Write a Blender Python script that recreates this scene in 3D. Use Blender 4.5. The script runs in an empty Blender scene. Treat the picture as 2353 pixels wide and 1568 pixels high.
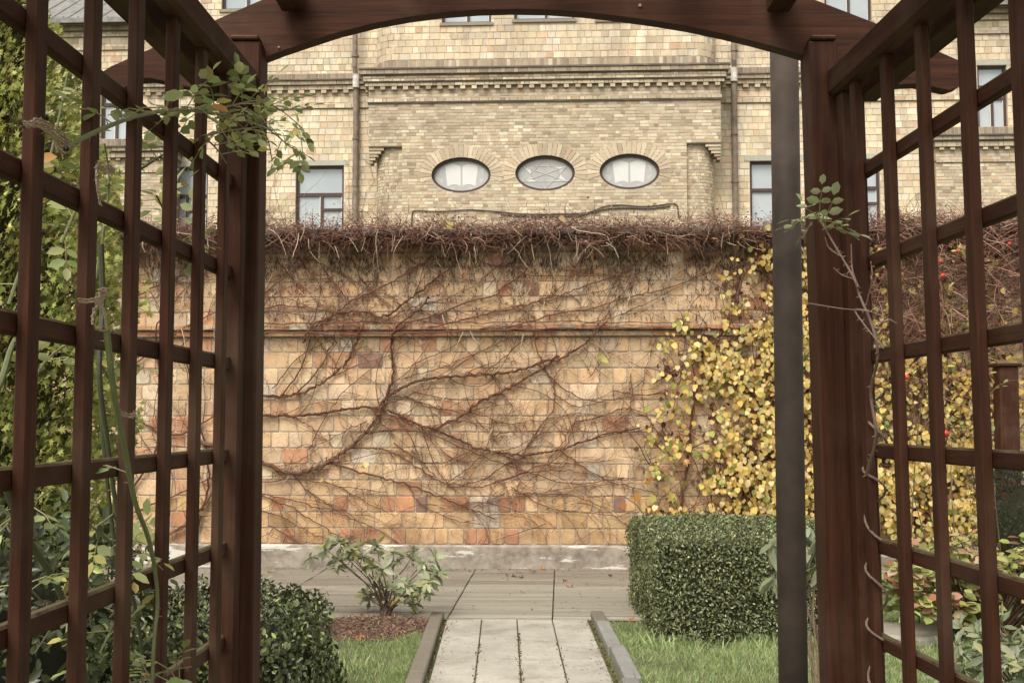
import bpy, math, random
import numpy as np
from mathutils import Vector

R = math.radians
SC = bpy.context.scene
COL = SC.collection
rnd = random.Random(7)
NR = np.random.default_rng(11)

# ------------------------------------------------------------------ camera, world, sun
F = 2815.0; CW, CH = 2352.0, 1568.0; PITCH = R(3.7); EYE = 1.5
cd = bpy.data.cameras.new('camera'); cam = bpy.data.objects.new('camera', cd); COL.objects.link(cam)
cd.sensor_width = 36.0; cd.lens = 36.0 * F / CW; cd.clip_start = 0.05; cd.clip_end = 1000
cam.location = (0, 0, EYE); cam.rotation_euler = (R(90) + PITCH, 0, 0)
SC.camera = cam
cd.dof.use_dof = False

SUN_EL, SUN_AZ = R(52), R(205)
world = bpy.data.worlds.new('World'); SC.world = world; world.use_nodes = True
wn = world.node_tree.nodes; wl = world.node_tree.links; wn.clear()
sky = wn.new('ShaderNodeTexSky'); sky.sky_type = 'NISHITA'; sky.sun_disc = False
sky.sun_elevation = SUN_EL; sky.sun_rotation = SUN_AZ; sky.air_density = 1.0; sky.dust_density = 3.0
hs = wn.new('ShaderNodeHueSaturation'); hs.inputs['Saturation'].default_value = 0.10
bgn = wn.new('ShaderNodeBackground'); bgn.inputs['Strength'].default_value = 0.15
wo = wn.new('ShaderNodeOutputWorld')
tint = wn.new('ShaderNodeMix'); tint.data_type = 'RGBA'; tint.blend_type = 'MULTIPLY'; tint.inputs[0].default_value = 1.0; tint.inputs[7].default_value = (1.0, .95, .885, 1)
wl.new(sky.outputs[0], hs.inputs['Color']); wl.new(hs.outputs[0], tint.inputs[6]); wl.new(tint.outputs[2], bgn.inputs[0]); wl.new(bgn.outputs[0], wo.inputs[0])
sd = bpy.data.lights.new('sun', 'SUN'); sun = bpy.data.objects.new('sun', sd); COL.objects.link(sun)
sd.energy = 1.5; sd.angle = R(28); sd.color = (1.0, 0.91, 0.80)
sdir = Vector((math.sin(SUN_AZ) * math.cos(SUN_EL), math.cos(SUN_AZ) * math.cos(SUN_EL), math.sin(SUN_EL)))
sun.rotation_euler = sdir.to_track_quat('Z', 'Y').to_euler()
SC.view_settings.view_transform = 'Standard'; SC.view_settings.look = 'None'
SC.view_settings.exposure = 0.74; SC.view_settings.gamma = 1.0; SC.view_settings.use_curve_mapping = False

# ------------------------------------------------------------------ measuring helpers (photo -> world)
def ray(U, V):
    u = (U - CW / 2) / F; v = (CH / 2 - V) / F
    return (u, math.cos(PITCH) - v * math.sin(PITCH), math.sin(PITCH) + v * math.cos(PITCH))
def W(U, V, Y):
    d = ray(U, V); k = Y / d[1]
    return Vector((d[0] * k, Y, EYE + d[2] * k))
def G(U, V, z=0.0):
    d = ray(U, V); k = (z - EYE) / d[2]
    return Vector((d[0] * k, d[1] * k, z))
class Frame:
    """local x along a facade, local -y towards the viewer"""
    def __init__(s, D, a): s.D = D; s.a = a
    def L(s, U, V, o=0.0):
        d = ray(U, V); ca, sa = math.cos(s.a), math.sin(s.a)
        nx, ny = -sa, -ca
        t = ((0 + o * nx) * nx + (s.D + o * ny) * ny) / (d[0] * nx + d[1] * ny)
        px, py = t * d[0], t * d[1] - s.D
        return px * ca - py * sa, EYE + t * d[2]
    def put(s, ob): ob.location = (0, s.D, 0); ob.rotation_euler = (0, 0, -s.a)

# ------------------------------------------------------------------ scene helpers
def tag(o, label=None, cat=None, group=None, kind=None):
    if label: o['label'] = label
    if cat: o['category'] = cat
    if group: o['group'] = group
    if kind: o['kind'] = kind
    return o
def empty(name, label, cat, loc=(0, 0, 0), group=None):
    o = bpy.data.objects.new(name, None); COL.objects.link(o); o.location = loc; o.empty_display_size = .1
    return tag(o, label, cat, group)
def link(name, me, mat, parent=None):
    o = bpy.data.objects.new(name, me); COL.objects.link(o)
    if mat: me.materials.append(mat)
    if parent: o.parent = parent
    return o

class MB:
    def __init__(s): s.v = []; s.f = []; s.c = []
    def face(s, pts, col):
        n = len(s.v); s.v += [tuple(p) for p in pts]; s.c += [col] * len(pts); s.f.append(tuple(range(n, n + len(pts))))
    def box(s, x0, x1, y0, y1, z0, z1, col=(.5, .5, .5), M=None):
        n = len(s.v)
        P = [(x0, y0, z0), (x1, y0, z0), (x1, y1, z0), (x0, y1, z0), (x0, y0, z1), (x1, y0, z1), (x1, y1, z1), (x0, y1, z1)]
        if M: P = [tuple(M @ Vector(p)) for p in P]
        s.v += P; s.c += [col] * 8
        for q in ((0, 3, 2, 1), (4, 5, 6, 7), (0, 1, 5, 4), (1, 2, 6, 5), (2, 3, 7, 6), (3, 0, 4, 7)): s.f.append(tuple(n + i for i in q))
    def bevbox(s, x0, x1, y0, y1, z0, z1, b, col=(.5, .5, .5)):
        """box with chamfered vertical+top edges, long axis agnostic: 3-ring chamfer in all axes"""
        n = len(s.v); cx = [x0, x1]; cy = [y0, y1]; cz = [z0, z1]; idx = {}
        for i in (0, 1):
            for j in (0, 1):
                for k in (0, 1):
                    sx = b if i == 0 else -b; sy = b if j == 0 else -b; sz = b if k == 0 else -b
                    X, Y, Z = cx[i], cy[j], cz[k]
                    idx[i, j, k, 0] = len(s.v); s.v.append((X, Y + sy, Z + sz))
                    idx[i, j, k, 1] = len(s.v); s.v.append((X + sx, Y, Z + sz))
                    idx[i, j, k, 2] = len(s.v); s.v.append((X + sx, Y + sy, Z))
                    s.c += [col] * 3
        A = lambda i, j, k, a: idx[i, j, k, a]
        for i in (0, 1): s.f.append(tuple(A(i, j, k, 0) for j, k in ((0, 0), (0, 1), (1, 1), (1, 0)))[::(1 if i == 0 else -1)])
        for j in (0, 1): s.f.append(tuple(A(i, j, k, 1) for i, k in ((0, 0), (1, 0), (1, 1), (0, 1)))[::(1 if j == 0 else -1)])
        for k in (0, 1): s.f.append(tuple(A(i, j, k, 2) for i, j in ((0, 0), (0, 1), (1, 1), (1, 0)))[::(1 if k == 0 else -1)])
        for j in (0, 1):
            for k in (0, 1): s.f.append((A(0, j, k, 1), A(1, j, k, 1), A(1, j, k, 2), A(0, j, k, 2)))
        for i in (0, 1):
            for k in (0, 1): s.f.append((A(i, 0, k, 0), A(i, 1, k, 0), A(i, 1, k, 2), A(i, 0, k, 2)))
        for i in (0, 1):
            for j in (0, 1): s.f.append((A(i, j, 0, 0), A(i, j, 1, 0), A(i, j, 1, 1), A(i, j, 0, 1)))
        for key in [(i, j, k) for i in (0, 1) for j in (0, 1) for k in (0, 1)]:
            s.f.append(tuple(idx[key + (a,)] for a in range(3)))
    def tube(s, pts, r0, r1=None, n=5, col=(.2, .15, .1), cap=False):
        if r1 is None: r1 = r0
        P = [Vector(p) for p in pts]; m = len(P)
        if m < 2: return
        base = len(s.v); up = Vector((.13, .97, .2)); ref = None
        for i, p in enumerate(P):
            t = (P[min(i + 1, m - 1)] - P[max(i - 1, 0)])
            if t.length < 1e-9: t = Vector((0, 0, 1))
            t.normalize()
            if ref is None:
                ref = t.cross(up)
                if ref.length < .05: ref = t.cross(Vector((1, 0, 0)))
            ref = (ref - t * ref.dot(t)); ref.normalize(); b = t.cross(ref)
            r = r0 + (r1 - r0) * i / (m - 1)
            for k in range(n):
                a = 2 * math.pi * k / n
                q = p + ref * (r * math.cos(a)) + b * (r * math.sin(a)); s.v.append((q.x, q.y, q.z))
            s.c += [col] * n
        for i in range(m - 1):
            for k in range(n):
                k2 = (k + 1) % n
                s.f.append((base + i * n + k, base + i * n + k2, base + (i + 1) * n + k2, base + (i + 1) * n + k))
        if cap:
            s.f.append(tuple(base + k for k in range(n))[::-1]); s.f.append(tuple(base + (m - 1) * n + k for k in range(n)))
    def build(s, name, mat, parent=None, smooth=False, fix=True):
        me = bpy.data.meshes.new(name); me.from_pydata(s.v, [], s.f)
        ca = me.color_attributes.new('col', 'FLOAT_COLOR', 'POINT')
        arr = np.ones((len(s.v), 4), dtype=np.float32)
        if s.v: arr[:, :3] = np.array(s.c, dtype=np.float32)
        ca.data.foreach_set('color', arr.ravel())
        if smooth: me.polygons.foreach_set('use_smooth', [True] * len(me.polygons))
        if fix:
            import bmesh
            bm = bmesh.new(); bm.from_mesh(me); bmesh.ops.recalc_face_normals(bm, faces=bm.faces); bm.to_mesh(me); bm.free()
        me.update()
        return link(name, me, mat, parent)

# leaf templates: (x width, y length, z normal)
OVAL = (np.array([(0, 0, 0), (.23, .3, .05), (.22, .68, .04), (0, 1, -.06), (-.22, .68, .04), (-.23, .3, .05)], float), [(0, 1, 2, 3), (0, 3, 4, 5)])
LONG = (np.array([(0, 0, 0), (.12, .3, .03), (.15, .65, .02), (0, 1, -.1), (-.15, .65, .02), (-.12, .3, .03), (0, .5, -.02)], float), [(0, 1, 2, 6), (6, 2, 3), (0, 6, 4, 5), (6, 3, 4)])
ROUND = (np.array([(0, 0.05, 0), (.2, -.04, .06), (.46, .15, .1), (.48, .5, .06), (.25, .82, .02), (0, 1, -.1), (-.25, .82, .02), (-.48, .5, .06), (-.46, .15, .1), (-.2, -.04, .06), (0, .5, -.03)], float),
         [(0, 1, 2, 10), (10, 2, 3, 4), (10, 4, 5), (10, 5, 6), (10, 6, 7, 8), (10, 8, 9, 0)])
SMALL = (np.array([(0, 0, 0), (.3, .5, .08), (0, 1, 0), (-.3, .5, .08)], float), [(0, 1, 2, 3)])
MAPLE = (np.array([(0, 0, 0), (.25, .1, 0), (.5, .25, .1), (.3, .4, 0), (.4, .75, .08), (.14, .6, 0), (0, 1, -.1), (-.14, .6, 0), (-.4, .75, .08), (-.3, .4, 0), (-.5, .25, .1), (-.25, .1, 0), (0, .4, -.04)], float),
         [(0, 1, 2, 3, 12), (12, 3, 4, 5), (12, 5, 6, 7), (12, 7, 8, 9), (12, 9, 10, 11, 0)])
SPRAY = (np.array([(0, 0, 0), (.1, .3, 0), (.42, .55, .05), (.16, .55, 0), (.36, .9, .04), (.06, .78, 0), (0, 1.15, -.05), (-.06, .78, 0), (-.36, .9, .04), (-.16, .55, 0), (-.42, .55, .05), (-.1, .3, 0)], float),
         [(0, 1, 3, 9, 11), (1, 2, 3), (3, 4, 5), (9, 3, 5, 7), (5, 6, 7), (9, 7, 8), (11, 9, 10)])
BLADE = (np.array([(-.5, 0, 0), (.5, 0, 0), (.35, .55, .08), (0, 1, .32), (-.35, .55, .08)], float), [(0, 1, 2, 4), (4, 2, 3)])

def norm(a): return a / np.maximum(np.linalg.norm(a, axis=-1, keepdims=True), 1e-9)
def scatter(name, tmpl, pos, axis, nrm, size, cols, mat, parent=None, wid=1.0, smooth=False):
    tv, tf = tmpl; N = len(pos); k = len(tv)
    y = norm(axis); x = norm(np.cross(y, nrm)); z = np.cross(x, y)
    size = np.broadcast_to(np.asarray(size, float), (N,)); wid = np.broadcast_to(np.asarray(wid, float), (N,))
    V = (pos[:, None, :] + x[:, None, :] * (tv[None, :, 0:1] * (size * wid)[:, None, None]) + y[:, None, :] * (tv[None, :, 1:2] * size[:, None, None])
         + z[:, None, :] * (tv[None, :, 2:3] * size[:, None, None]))
    me = bpy.data.meshes.new(name)
    me.vertices.add(N * k); me.vertices.foreach_set('co', V.reshape(-1).astype(np.float32))
    fl = np.concatenate([np.array(f) for f in tf]); starts = np.cumsum([0] + [len(f) for f in tf])[:-1]; tot = len(fl)
    loops = (fl[None, :] + (np.arange(N) * k)[:, None]).reshape(-1)
    ls = (starts[None, :] + (np.arange(N) * tot)[:, None]).reshape(-1)
    me.loops.add(len(loops)); me.loops.foreach_set('vertex_index', loops.astype(np.int32))
    me.polygons.add(len(ls)); me.polygons.foreach_set('loop_start', ls.astype(np.int32))
    me.update(calc_edges=True); me.validate()
    ca = me.color_attributes.new('col', 'FLOAT_COLOR', 'POINT')
    C = np.ones((N, k, 4), np.float32); C[:, :, :3] = np.asarray(cols)[:, None, :]
    ca.data.foreach_set('color', C.ravel())
    return link(name, me, mat, parent)
def pal(N, colours, weights=None, jit=.15, bri=.2):
    c = np.array(colours, float); idx = NR.choice(len(c), N, p=None if weights is None else np.array(weights) / sum(weights))
    o = c[idx] * (1 + NR.normal(0, bri, (N, 1))) * (1 + NR.normal(0, jit * .4, (N, 3)))
    return np.clip(o, .004, .95)
def rdir(N, zb=0.0):
    d = NR.normal(0, 1, (N, 3)); d[:, 2] += zb; return norm(d)
def jc0(c, k=.18): q = rnd.gauss(1, k); return tuple(max(.01, v * q) for v in c)
def crom(P, n=6):
    P = [Vector(p) for p in P]; out = []
    Q = [P[0] * 2 - P[1]] + P + [P[-1] * 2 - P[-2]]
    for i in range(1, len(Q) - 2):
        a, b, c, d = Q[i - 1], Q[i], Q[i + 1], Q[i + 2]
        for k in range(n):
            t = k / n
            out.append(.5 * ((2 * b) + (c - a) * t + (2 * a - 5 * b + 4 * c - d) * t * t + (3 * b - a - 3 * c + d) * t ** 3))
    out.append(P[-1]); return out

# ------------------------------------------------------------------ materials
def newmat(name):
    m = bpy.data.materials.new(name); m.use_nodes = True; nt = m.node_tree
    b = nt.nodes['Principled BSDF']; return m, nt, b
def N_(nt, t, **kw):
    n = nt.nodes.new(t)
    for k, v in kw.items():
        if hasattr(n, k): setattr(n, k, v)
        else: n.inputs[k].default_value = v
    return n
def attr_mat(name, rough=.85, s1=3.0, s2=40.0, lo=.72, hi=1.15, bump=.3, bscale=60, trans=0.0, spec=.5, stain=None, scale3=(1, 1, 1), drips=()):
    """object's own colour per piece (attribute) varied by two noises, with bump"""
    m, nt, b = newmat(name); L = nt.links.new
    at = N_(nt, 'ShaderNodeAttribute', attribute_name='col')
    tc = N_(nt, 'ShaderNodeTexCoord'); mp = N_(nt, 'ShaderNodeMapping'); mp.inputs['Scale'].default_value = scale3
    L(tc.outputs['Object'], mp.inputs[0])
    n1 = N_(nt, 'ShaderNodeTexNoise', Scale=s1, Detail=6.0, Roughness=.65); n2 = N_(nt, 'ShaderNodeTexNoise', Scale=s2, Detail=4.0, Roughness=.7)
    L(mp.outputs[0], n1.inputs[0]); L(mp.outputs[0], n2.inputs[0])
    r1 = N_(nt, 'ShaderNodeMapRange'); r1.inputs[1].default_value = .3; r1.inputs[2].default_value = .7; r1.inputs[3].default_value = lo; r1.inputs[4].default_value = hi
    r2 = N_(nt, 'ShaderNodeMapRange'); r2.inputs[1].default_value = .3; r2.inputs[2].default_value = .7; r2.inputs[3].default_value = (lo + 1) / 2; r2.inputs[4].default_value = (hi + 1) / 2
    L(n1.outputs[0], r1.inputs[0]); L(n2.outputs[0], r2.inputs[0])
    mu = N_(nt, 'ShaderNodeMath', operation='MULTIPLY'); L(r1.outputs[0], mu.inputs[0]); L(r2.outputs[0], mu.inputs[1])
    vm = N_(nt, 'ShaderNodeVectorMath', operation='SCALE'); L(at.outputs['Color'], vm.inputs[0]); L(mu.outputs[0], vm.inputs['Scale'])
    out = vm.outputs[0]
    if stain:
        sc, col, a0, a1, sc3 = stain
        m3 = N_(nt, 'ShaderNodeMapping'); m3.inputs['Scale'].default_value = sc3; L(tc.outputs['Object'], m3.inputs[0])
        n3 = N_(nt, 'ShaderNodeTexNoise', Scale=sc, Detail=8.0, Roughness=.7); L(m3.outputs[0], n3.inputs[0])
        r3 = N_(nt, 'ShaderNodeMapRange'); r3.inputs[1].default_value = a0; r3.inputs[2].default_value = a1; L(n3.outputs[0], r3.inputs[0])
        mx = N_(nt, 'ShaderNodeMix', data_type='RGBA'); L(r3.outputs[0], mx.inputs[0]); L(out, mx.inputs[6]); mx.inputs[7].default_value = (*col, 1)
        out = mx.outputs[2]
    for (zlo, zhi, colr, amt, s3, thr0, thr1) in drips:
        sp_ = N_(nt, 'ShaderNodeSeparateXYZ'); L(tc.outputs['Object'], sp_.inputs[0])
        rz = N_(nt, 'ShaderNodeMapRange'); rz.inputs[1].default_value = zlo; rz.inputs[2].default_value = zhi; L(sp_.outputs[2], rz.inputs[0])
        m5 = N_(nt, 'ShaderNodeMapping'); m5.inputs['Scale'].default_value = s3; L(tc.outputs['Object'], m5.inputs[0])
        n5 = N_(nt, 'ShaderNodeTexNoise', Scale=1.0, Detail=8.0, Roughness=.72); L(m5.outputs[0], n5.inputs[0])
        m6 = N_(nt, 'ShaderNodeMath', operation='MULTIPLY_ADD'); L(rz.outputs[0], m6.inputs[0]); m6.inputs[1].default_value = .22; L(n5.outputs[0], m6.inputs[2])
        r6 = N_(nt, 'ShaderNodeMapRange'); r6.inputs[1].default_value = thr0; r6.inputs[2].default_value = thr1; r6.inputs[4].default_value = amt; L(m6.outputs[0], r6.inputs[0])
        x6 = N_(nt, 'ShaderNodeMix', data_type='RGBA'); L(r6.outputs[0], x6.inputs[0]); L(out, x6.inputs[6]); x6.inputs[7].default_value = (*colr, 1); out = x6.outputs[2]
    L(out, b.inputs['Base Color']); b.inputs['Roughness'].default_value = rough; b.inputs['Specular IOR Level'].default_value = spec
    if bump:
        nb = N_(nt, 'ShaderNodeTexNoise', Scale=bscale, Detail=5.0); L(mp.outputs[0], nb.inputs[0])
        bp = N_(nt, 'ShaderNodeBump', Strength=bump, Distance=.01); L(nb.outputs[0], bp.inputs['Height']); L(bp.outputs[0], b.inputs['Normal'])
    if trans:
        tr = N_(nt, 'ShaderNodeBsdfTranslucent'); L(out, tr.inputs[0]); ms = N_(nt, 'ShaderNodeMixShader'); ms.inputs[0].default_value = trans
        o = nt.nodes['Material Output']; L(b.outputs[0], ms.inputs[1]); L(tr.outputs[0], ms.inputs[2]); L(ms.outputs[0], o.inputs[0])
    return m
def wood_mat():
    m, nt, b = newmat('brown_stained_wood'); L = nt.links.new
    tc = N_(nt, 'ShaderNodeTexCoord'); mp = N_(nt, 'ShaderNodeMapping')
    at = N_(nt, 'ShaderNodeAttribute', attribute_name='col')       # col.rgb = grain stretch axis weights
    vm = N_(nt, 'ShaderNodeVectorMath', operation='MULTIPLY'); L(tc.outputs['Object'], vm.inputs[0]); L(at.outputs['Color'], vm.inputs[1])
    n1 = N_(nt, 'ShaderNodeTexNoise', Scale=1.0, Detail=7.0, Roughness=.7, Distortion=.4); L(vm.outputs[0], n1.inputs[0])
    n2 = N_(nt, 'ShaderNodeTexNoise', Scale=2.5, Detail=5.0, Roughness=.6); L(tc.outputs['Object'], n2.inputs[0])
    cr = N_(nt, 'ShaderNodeValToRGB'); L(n1.outputs[0], cr.inputs[0])
    e = cr.color_ramp.elements; e[0].position = .3; e[0].color = (.026, .0090, .0045, 1); e[1].position = .75; e[1].color = (.084, .032, .0165, 1)
    x = cr.color_ramp.elements.new(.55); x.color = (.052, .0190, .0092, 1)
    mx = N_(nt, 'ShaderNodeMix', data_type='RGBA'); r = N_(nt, 'ShaderNodeMapRange'); r.inputs[1].default_value = .5; r.inputs[2].default_value = .72; r.inputs[4].default_value = .6
    L(n2.outputs[0], r.inputs[0]); L(r.outputs[0], mx.inputs[0]); L(cr.outputs[0], mx.inputs[6]); mx.inputs[7].default_value = (.105, .068, .044, 1)
    # small pale flecks where the stain has flaked
    n3 = N_(nt, 'ShaderNodeTexNoise', Scale=3.0, Detail=6.0, Roughness=.8); L(vm.outputs[0], n3.inputs[0])
    r3 = N_(nt, 'ShaderNodeMapRange'); r3.inputs[1].default_value = .68; r3.inputs[2].default_value = .72; r3.inputs[4].default_value = .55; L(n3.outputs[0], r3.inputs[0])
    m2 = N_(nt, 'ShaderNodeMix', data_type='RGBA'); L(r3.outputs[0], m2.inputs[0]); L(mx.outputs[2], m2.inputs[6]); m2.inputs[7].default_value = (.16, .11, .08, 1)
    ge = N_(nt, 'ShaderNodeNewGeometry'); sx = N_(nt, 'ShaderNodeSeparateXYZ'); L(ge.outputs['Normal'], sx.inputs[0])
    n4 = N_(nt, 'ShaderNodeTexNoise', Scale=22.0, Detail=6.0, Roughness=.7); L(tc.outputs['Object'], n4.inputs[0])
    ad = N_(nt, 'ShaderNodeMath', operation='MULTIPLY'); L(sx.outputs[2], ad.inputs[0]); L(n4.outputs[0], ad.inputs[1])
    r4 = N_(nt, 'ShaderNodeMapRange'); r4.inputs[1].default_value = .24; r4.inputs[2].default_value = .42; r4.inputs[4].default_value = .75; L(ad.outputs[0], r4.inputs[0])
    m4 = N_(nt, 'ShaderNodeMix', data_type='RGBA'); L(r4.outputs[0], m4.inputs[0]); L(m2.outputs[2], m4.inputs[6]); m4.inputs[7].default_value = (.13, .115, .06, 1)
    L(m4.outputs[2], b.inputs['Base Color']); b.inputs['Roughness'].default_value = .66; b.inputs['Specular IOR Level'].default_value = .16
    bp = N_(nt, 'ShaderNodeBump', Strength=.7, Distance=.003); L(n1.outputs[0], bp.inputs['Height']); L(bp.outputs[0], b.inputs['Normal'])
    return m
def plain(name, col, rough=.6, metal=0, s=30, var=.25, bump=.1, spec=.5):
    m, nt, b = newmat(name); L = nt.links.new
    tc = N_(nt, 'ShaderNodeTexCoord'); n = N_(nt, 'ShaderNodeTexNoise', Scale=s, Detail=6.0); L(tc.outputs['Object'], n.inputs[0])
    cr = N_(nt, 'ShaderNodeValToRGB'); e = cr.color_ramp.elements; e[0].position = .3; e[1].position = .7
    e[0].color = tuple(c * (1 - var) for c in col) + (1,); e[1].color = tuple(min(1, c * (1 + var)) for c in col) + (1,)
    L(n.outputs[0], cr.inputs[0]); L(cr.outputs[0], b.inputs['Base Color']); b.inputs['Roughness'].default_value = rough; b.inputs['Metallic'].default_value = metal
    b.inputs['Specular IOR Level'].default_value = spec
    bp = N_(nt, 'ShaderNodeBump', Strength=bump, Distance=.004); L(n.outputs[0], bp.inputs['Height']); L(bp.outputs[0], b.inputs['Normal'])
    return m
M_GW = attr_mat('garden_wall_blocks', .9, 5, 45, .78, 1.16, .5, 70, stain=(2.2, (.34, .18, .10), .57, .88, (1, 1, 1.6)), drips=[(2.75, 3.3, (.10, .06, .038), .65, (6, 1, 1.1), .58, .82), (.9, .25, (.20, .12, .08), .6, (2.5, 1, 2.0), .62, .85), (0, 1, (.58, .47, .33), .45, (3, 3, 4), .80, .95), (0, 1, (.50, .27, .14), .55, (2, 2, 3), .76, .92)])
M_BB = attr_mat('building_brick', .92, .9, 14, .8, 1.14, .4, 30, stain=(.8, (.17, .13, .10), .60, .88, (1, 1, 1.8)), drips=[(6.0, 9.6, (.30, .24, .19), .5, (2.2, 1, .5), .66, .85)])
M_WOOD = wood_mat()
M_LEAF = attr_mat('leaf', .5, 9, 60, .85, 1.12, 0, trans=.2, spec=.35)
M_GLOSS = attr_mat('glossy_leaf', .33, 9, 60, .85, 1.12, 0, trans=.12, spec=.5)
M_YLEAF = attr_mat('thin_leaf', .6, 9, 60, .88, 1.1, 0, trans=.3, spec=.3)
M_NEEDLE = attr_mat('conifer_foliage', .75, 5, 40, .8, 1.15, 0, trans=.28, spec=.25)
M_GRASS = attr_mat('grass_blade', .6, 1.4, 12, .75, 1.15, 0, trans=.3, spec=.3)
M_BARK = attr_mat('bark', .9, 12, 80, .7, 1.25, .6, 150, spec=.2)
M_STEM = attr_mat('green_stem', .5, 12, 60, .85, 1.1, .1)
M_STONE = attr_mat('paving_concrete', .88, 2.2, 30, .8, 1.12, .35, 90, stain=(2.4, (.17, .15, .115), .50, .80, (1, 1, 1)))
M_BOARD = attr_mat('terrace_slab', .85, 1.2, 22, .78, 1.12, .35, 14, stain=(1.0, (.15, .115, .09), .5, .8, (.5, 3, 1)), scale3=(.35, 6, 1))
M_CHIP = attr_mat('mulch_chip', .95, 10, 60, .7, 1.2, .3, 90)
M_FRAME = plain('window_frame_brown', (.055, .030, .026), .5, 0, 20, .2)
M_WHITE = plain('white_inner_frame', (.6, .6, .57), .5, 0, 20, .1)
M_PIPE = plain('grey_pipe_coating', (.052, .040, .032), .65, 0, 16, .25, .12, .15)
M_DPIPE = plain('aged_downpipe', (.21, .165, .125), .65, 0, 8, .35, .2)
M_JOINT = plain('pale_pipe_joint', (.6, .57, .52), .5, 0, 12, .3, .1)
M_CABLE = plain('black_cable', (.04, .035, .03), .6)
M_TWINE = plain('jute_twine', (.36, .27, .18), .95, 0, 250, .4, .8)
M_ROOF = plain('grey_roof_sheet', (.20, .20, .19), .7, 0, 6, .3, .3)
M_SOIL = plain('soil', (.085, .065, .04), .95, 0, 9, .45, .8)
M_LAWN = plain('lawn_soil', (.10, .115, .045), .95, 0, 14, .4, .7)
M_BERRY = plain('rose_hip', (.45, .03, .015), .35)
M_COPE = plain('coping_concrete', (.17, .155, .13), .9, 0, 14, .5, .5)
def plinth_mat():
    m, nt, b = newmat('flaking_plinth_render'); L = nt.links.new
    tc = N_(nt, 'ShaderNodeTexCoord'); mp = N_(nt, 'ShaderNodeMapping'); mp.inputs['Scale'].default_value = (.45, 1, 2.6); L(tc.outputs['Object'], mp.inputs[0])
    n1 = N_(nt, 'ShaderNodeTexNoise', Scale=8.0, Detail=7.0, Roughness=.7); n2 = N_(nt, 'ShaderNodeTexNoise', Scale=1.7, Detail=9.0, Roughness=.68)
    L(tc.outputs['Object'], n1.inputs[0]); L(mp.outputs[0], n2.inputs[0])
    cr = N_(nt, 'ShaderNodeValToRGB'); e = cr.color_ramp.elements; e[0].position = .3; e[0].color = (.15, .125, .10, 1); e[1].position = .62; e[1].color = (.36, .32, .265, 1); L(n1.outputs[0], cr.inputs[0])
    r = N_(nt, 'ShaderNodeMapRange'); r.inputs[1].default_value = .545; r.inputs[2].default_value = .565; L(n2.outputs[0], r.inputs[0])
    mx = N_(nt, 'ShaderNodeMix', data_type='RGBA'); L(r.outputs[0], mx.inputs[0]); L(cr.outputs[0], mx.inputs[6]); mx.inputs[7].default_value = (.60, .57, .51, 1)
    L(mx.outputs[2], b.inputs['Base Color']); b.inputs['Roughness'].default_value = .9
    bp = N_(nt, 'ShaderNodeBump', Strength=.5, Distance=.01); L(n2.outputs[0], bp.inputs['Height']); L(bp.outputs[0], b.inputs['Normal'])
    return m
M_PLINTH = plinth_mat()
def glass_mat(name, c1, c2, s=1.2, rough=.06):
    m, nt, b = newmat(name); L = nt.links.new
    tc = N_(nt, 'ShaderNodeTexCoord'); n = N_(nt, 'ShaderNodeTexNoise', Scale=s, Detail=3.0); L(tc.outputs['Object'], n.inputs[0])
    cr = N_(nt, 'ShaderNodeValToRGB'); e = cr.color_ramp.elements; e[0].position = .35; e[1].position = .65; e[0].color = (*c1, 1); e[1].color = (*c2, 1)
    L(n.outputs[0], cr.inputs[0]); L(cr.outputs[0], b.inputs['Base Color']); b.inputs['Roughness'].default_value = rough; b.inputs['IOR'].default_value = 1.6
    return m
M_GLASS = glass_mat('window_glass', (.33, .385, .42), (.43, .475, .50))
M_FROST = glass_mat('frosted_oval_glass', (.34, .35, .34), (.41, .41, .40), 2, .35)
M_ETCH = glass_mat('white_etched_glass', (.56, .58, .57), (.62, .63, .61), 2, .4)
M_ETCH2 = glass_mat('pale_etched_glass', (.40, .42, .41), (.46, .48, .46), 2, .4)

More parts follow.
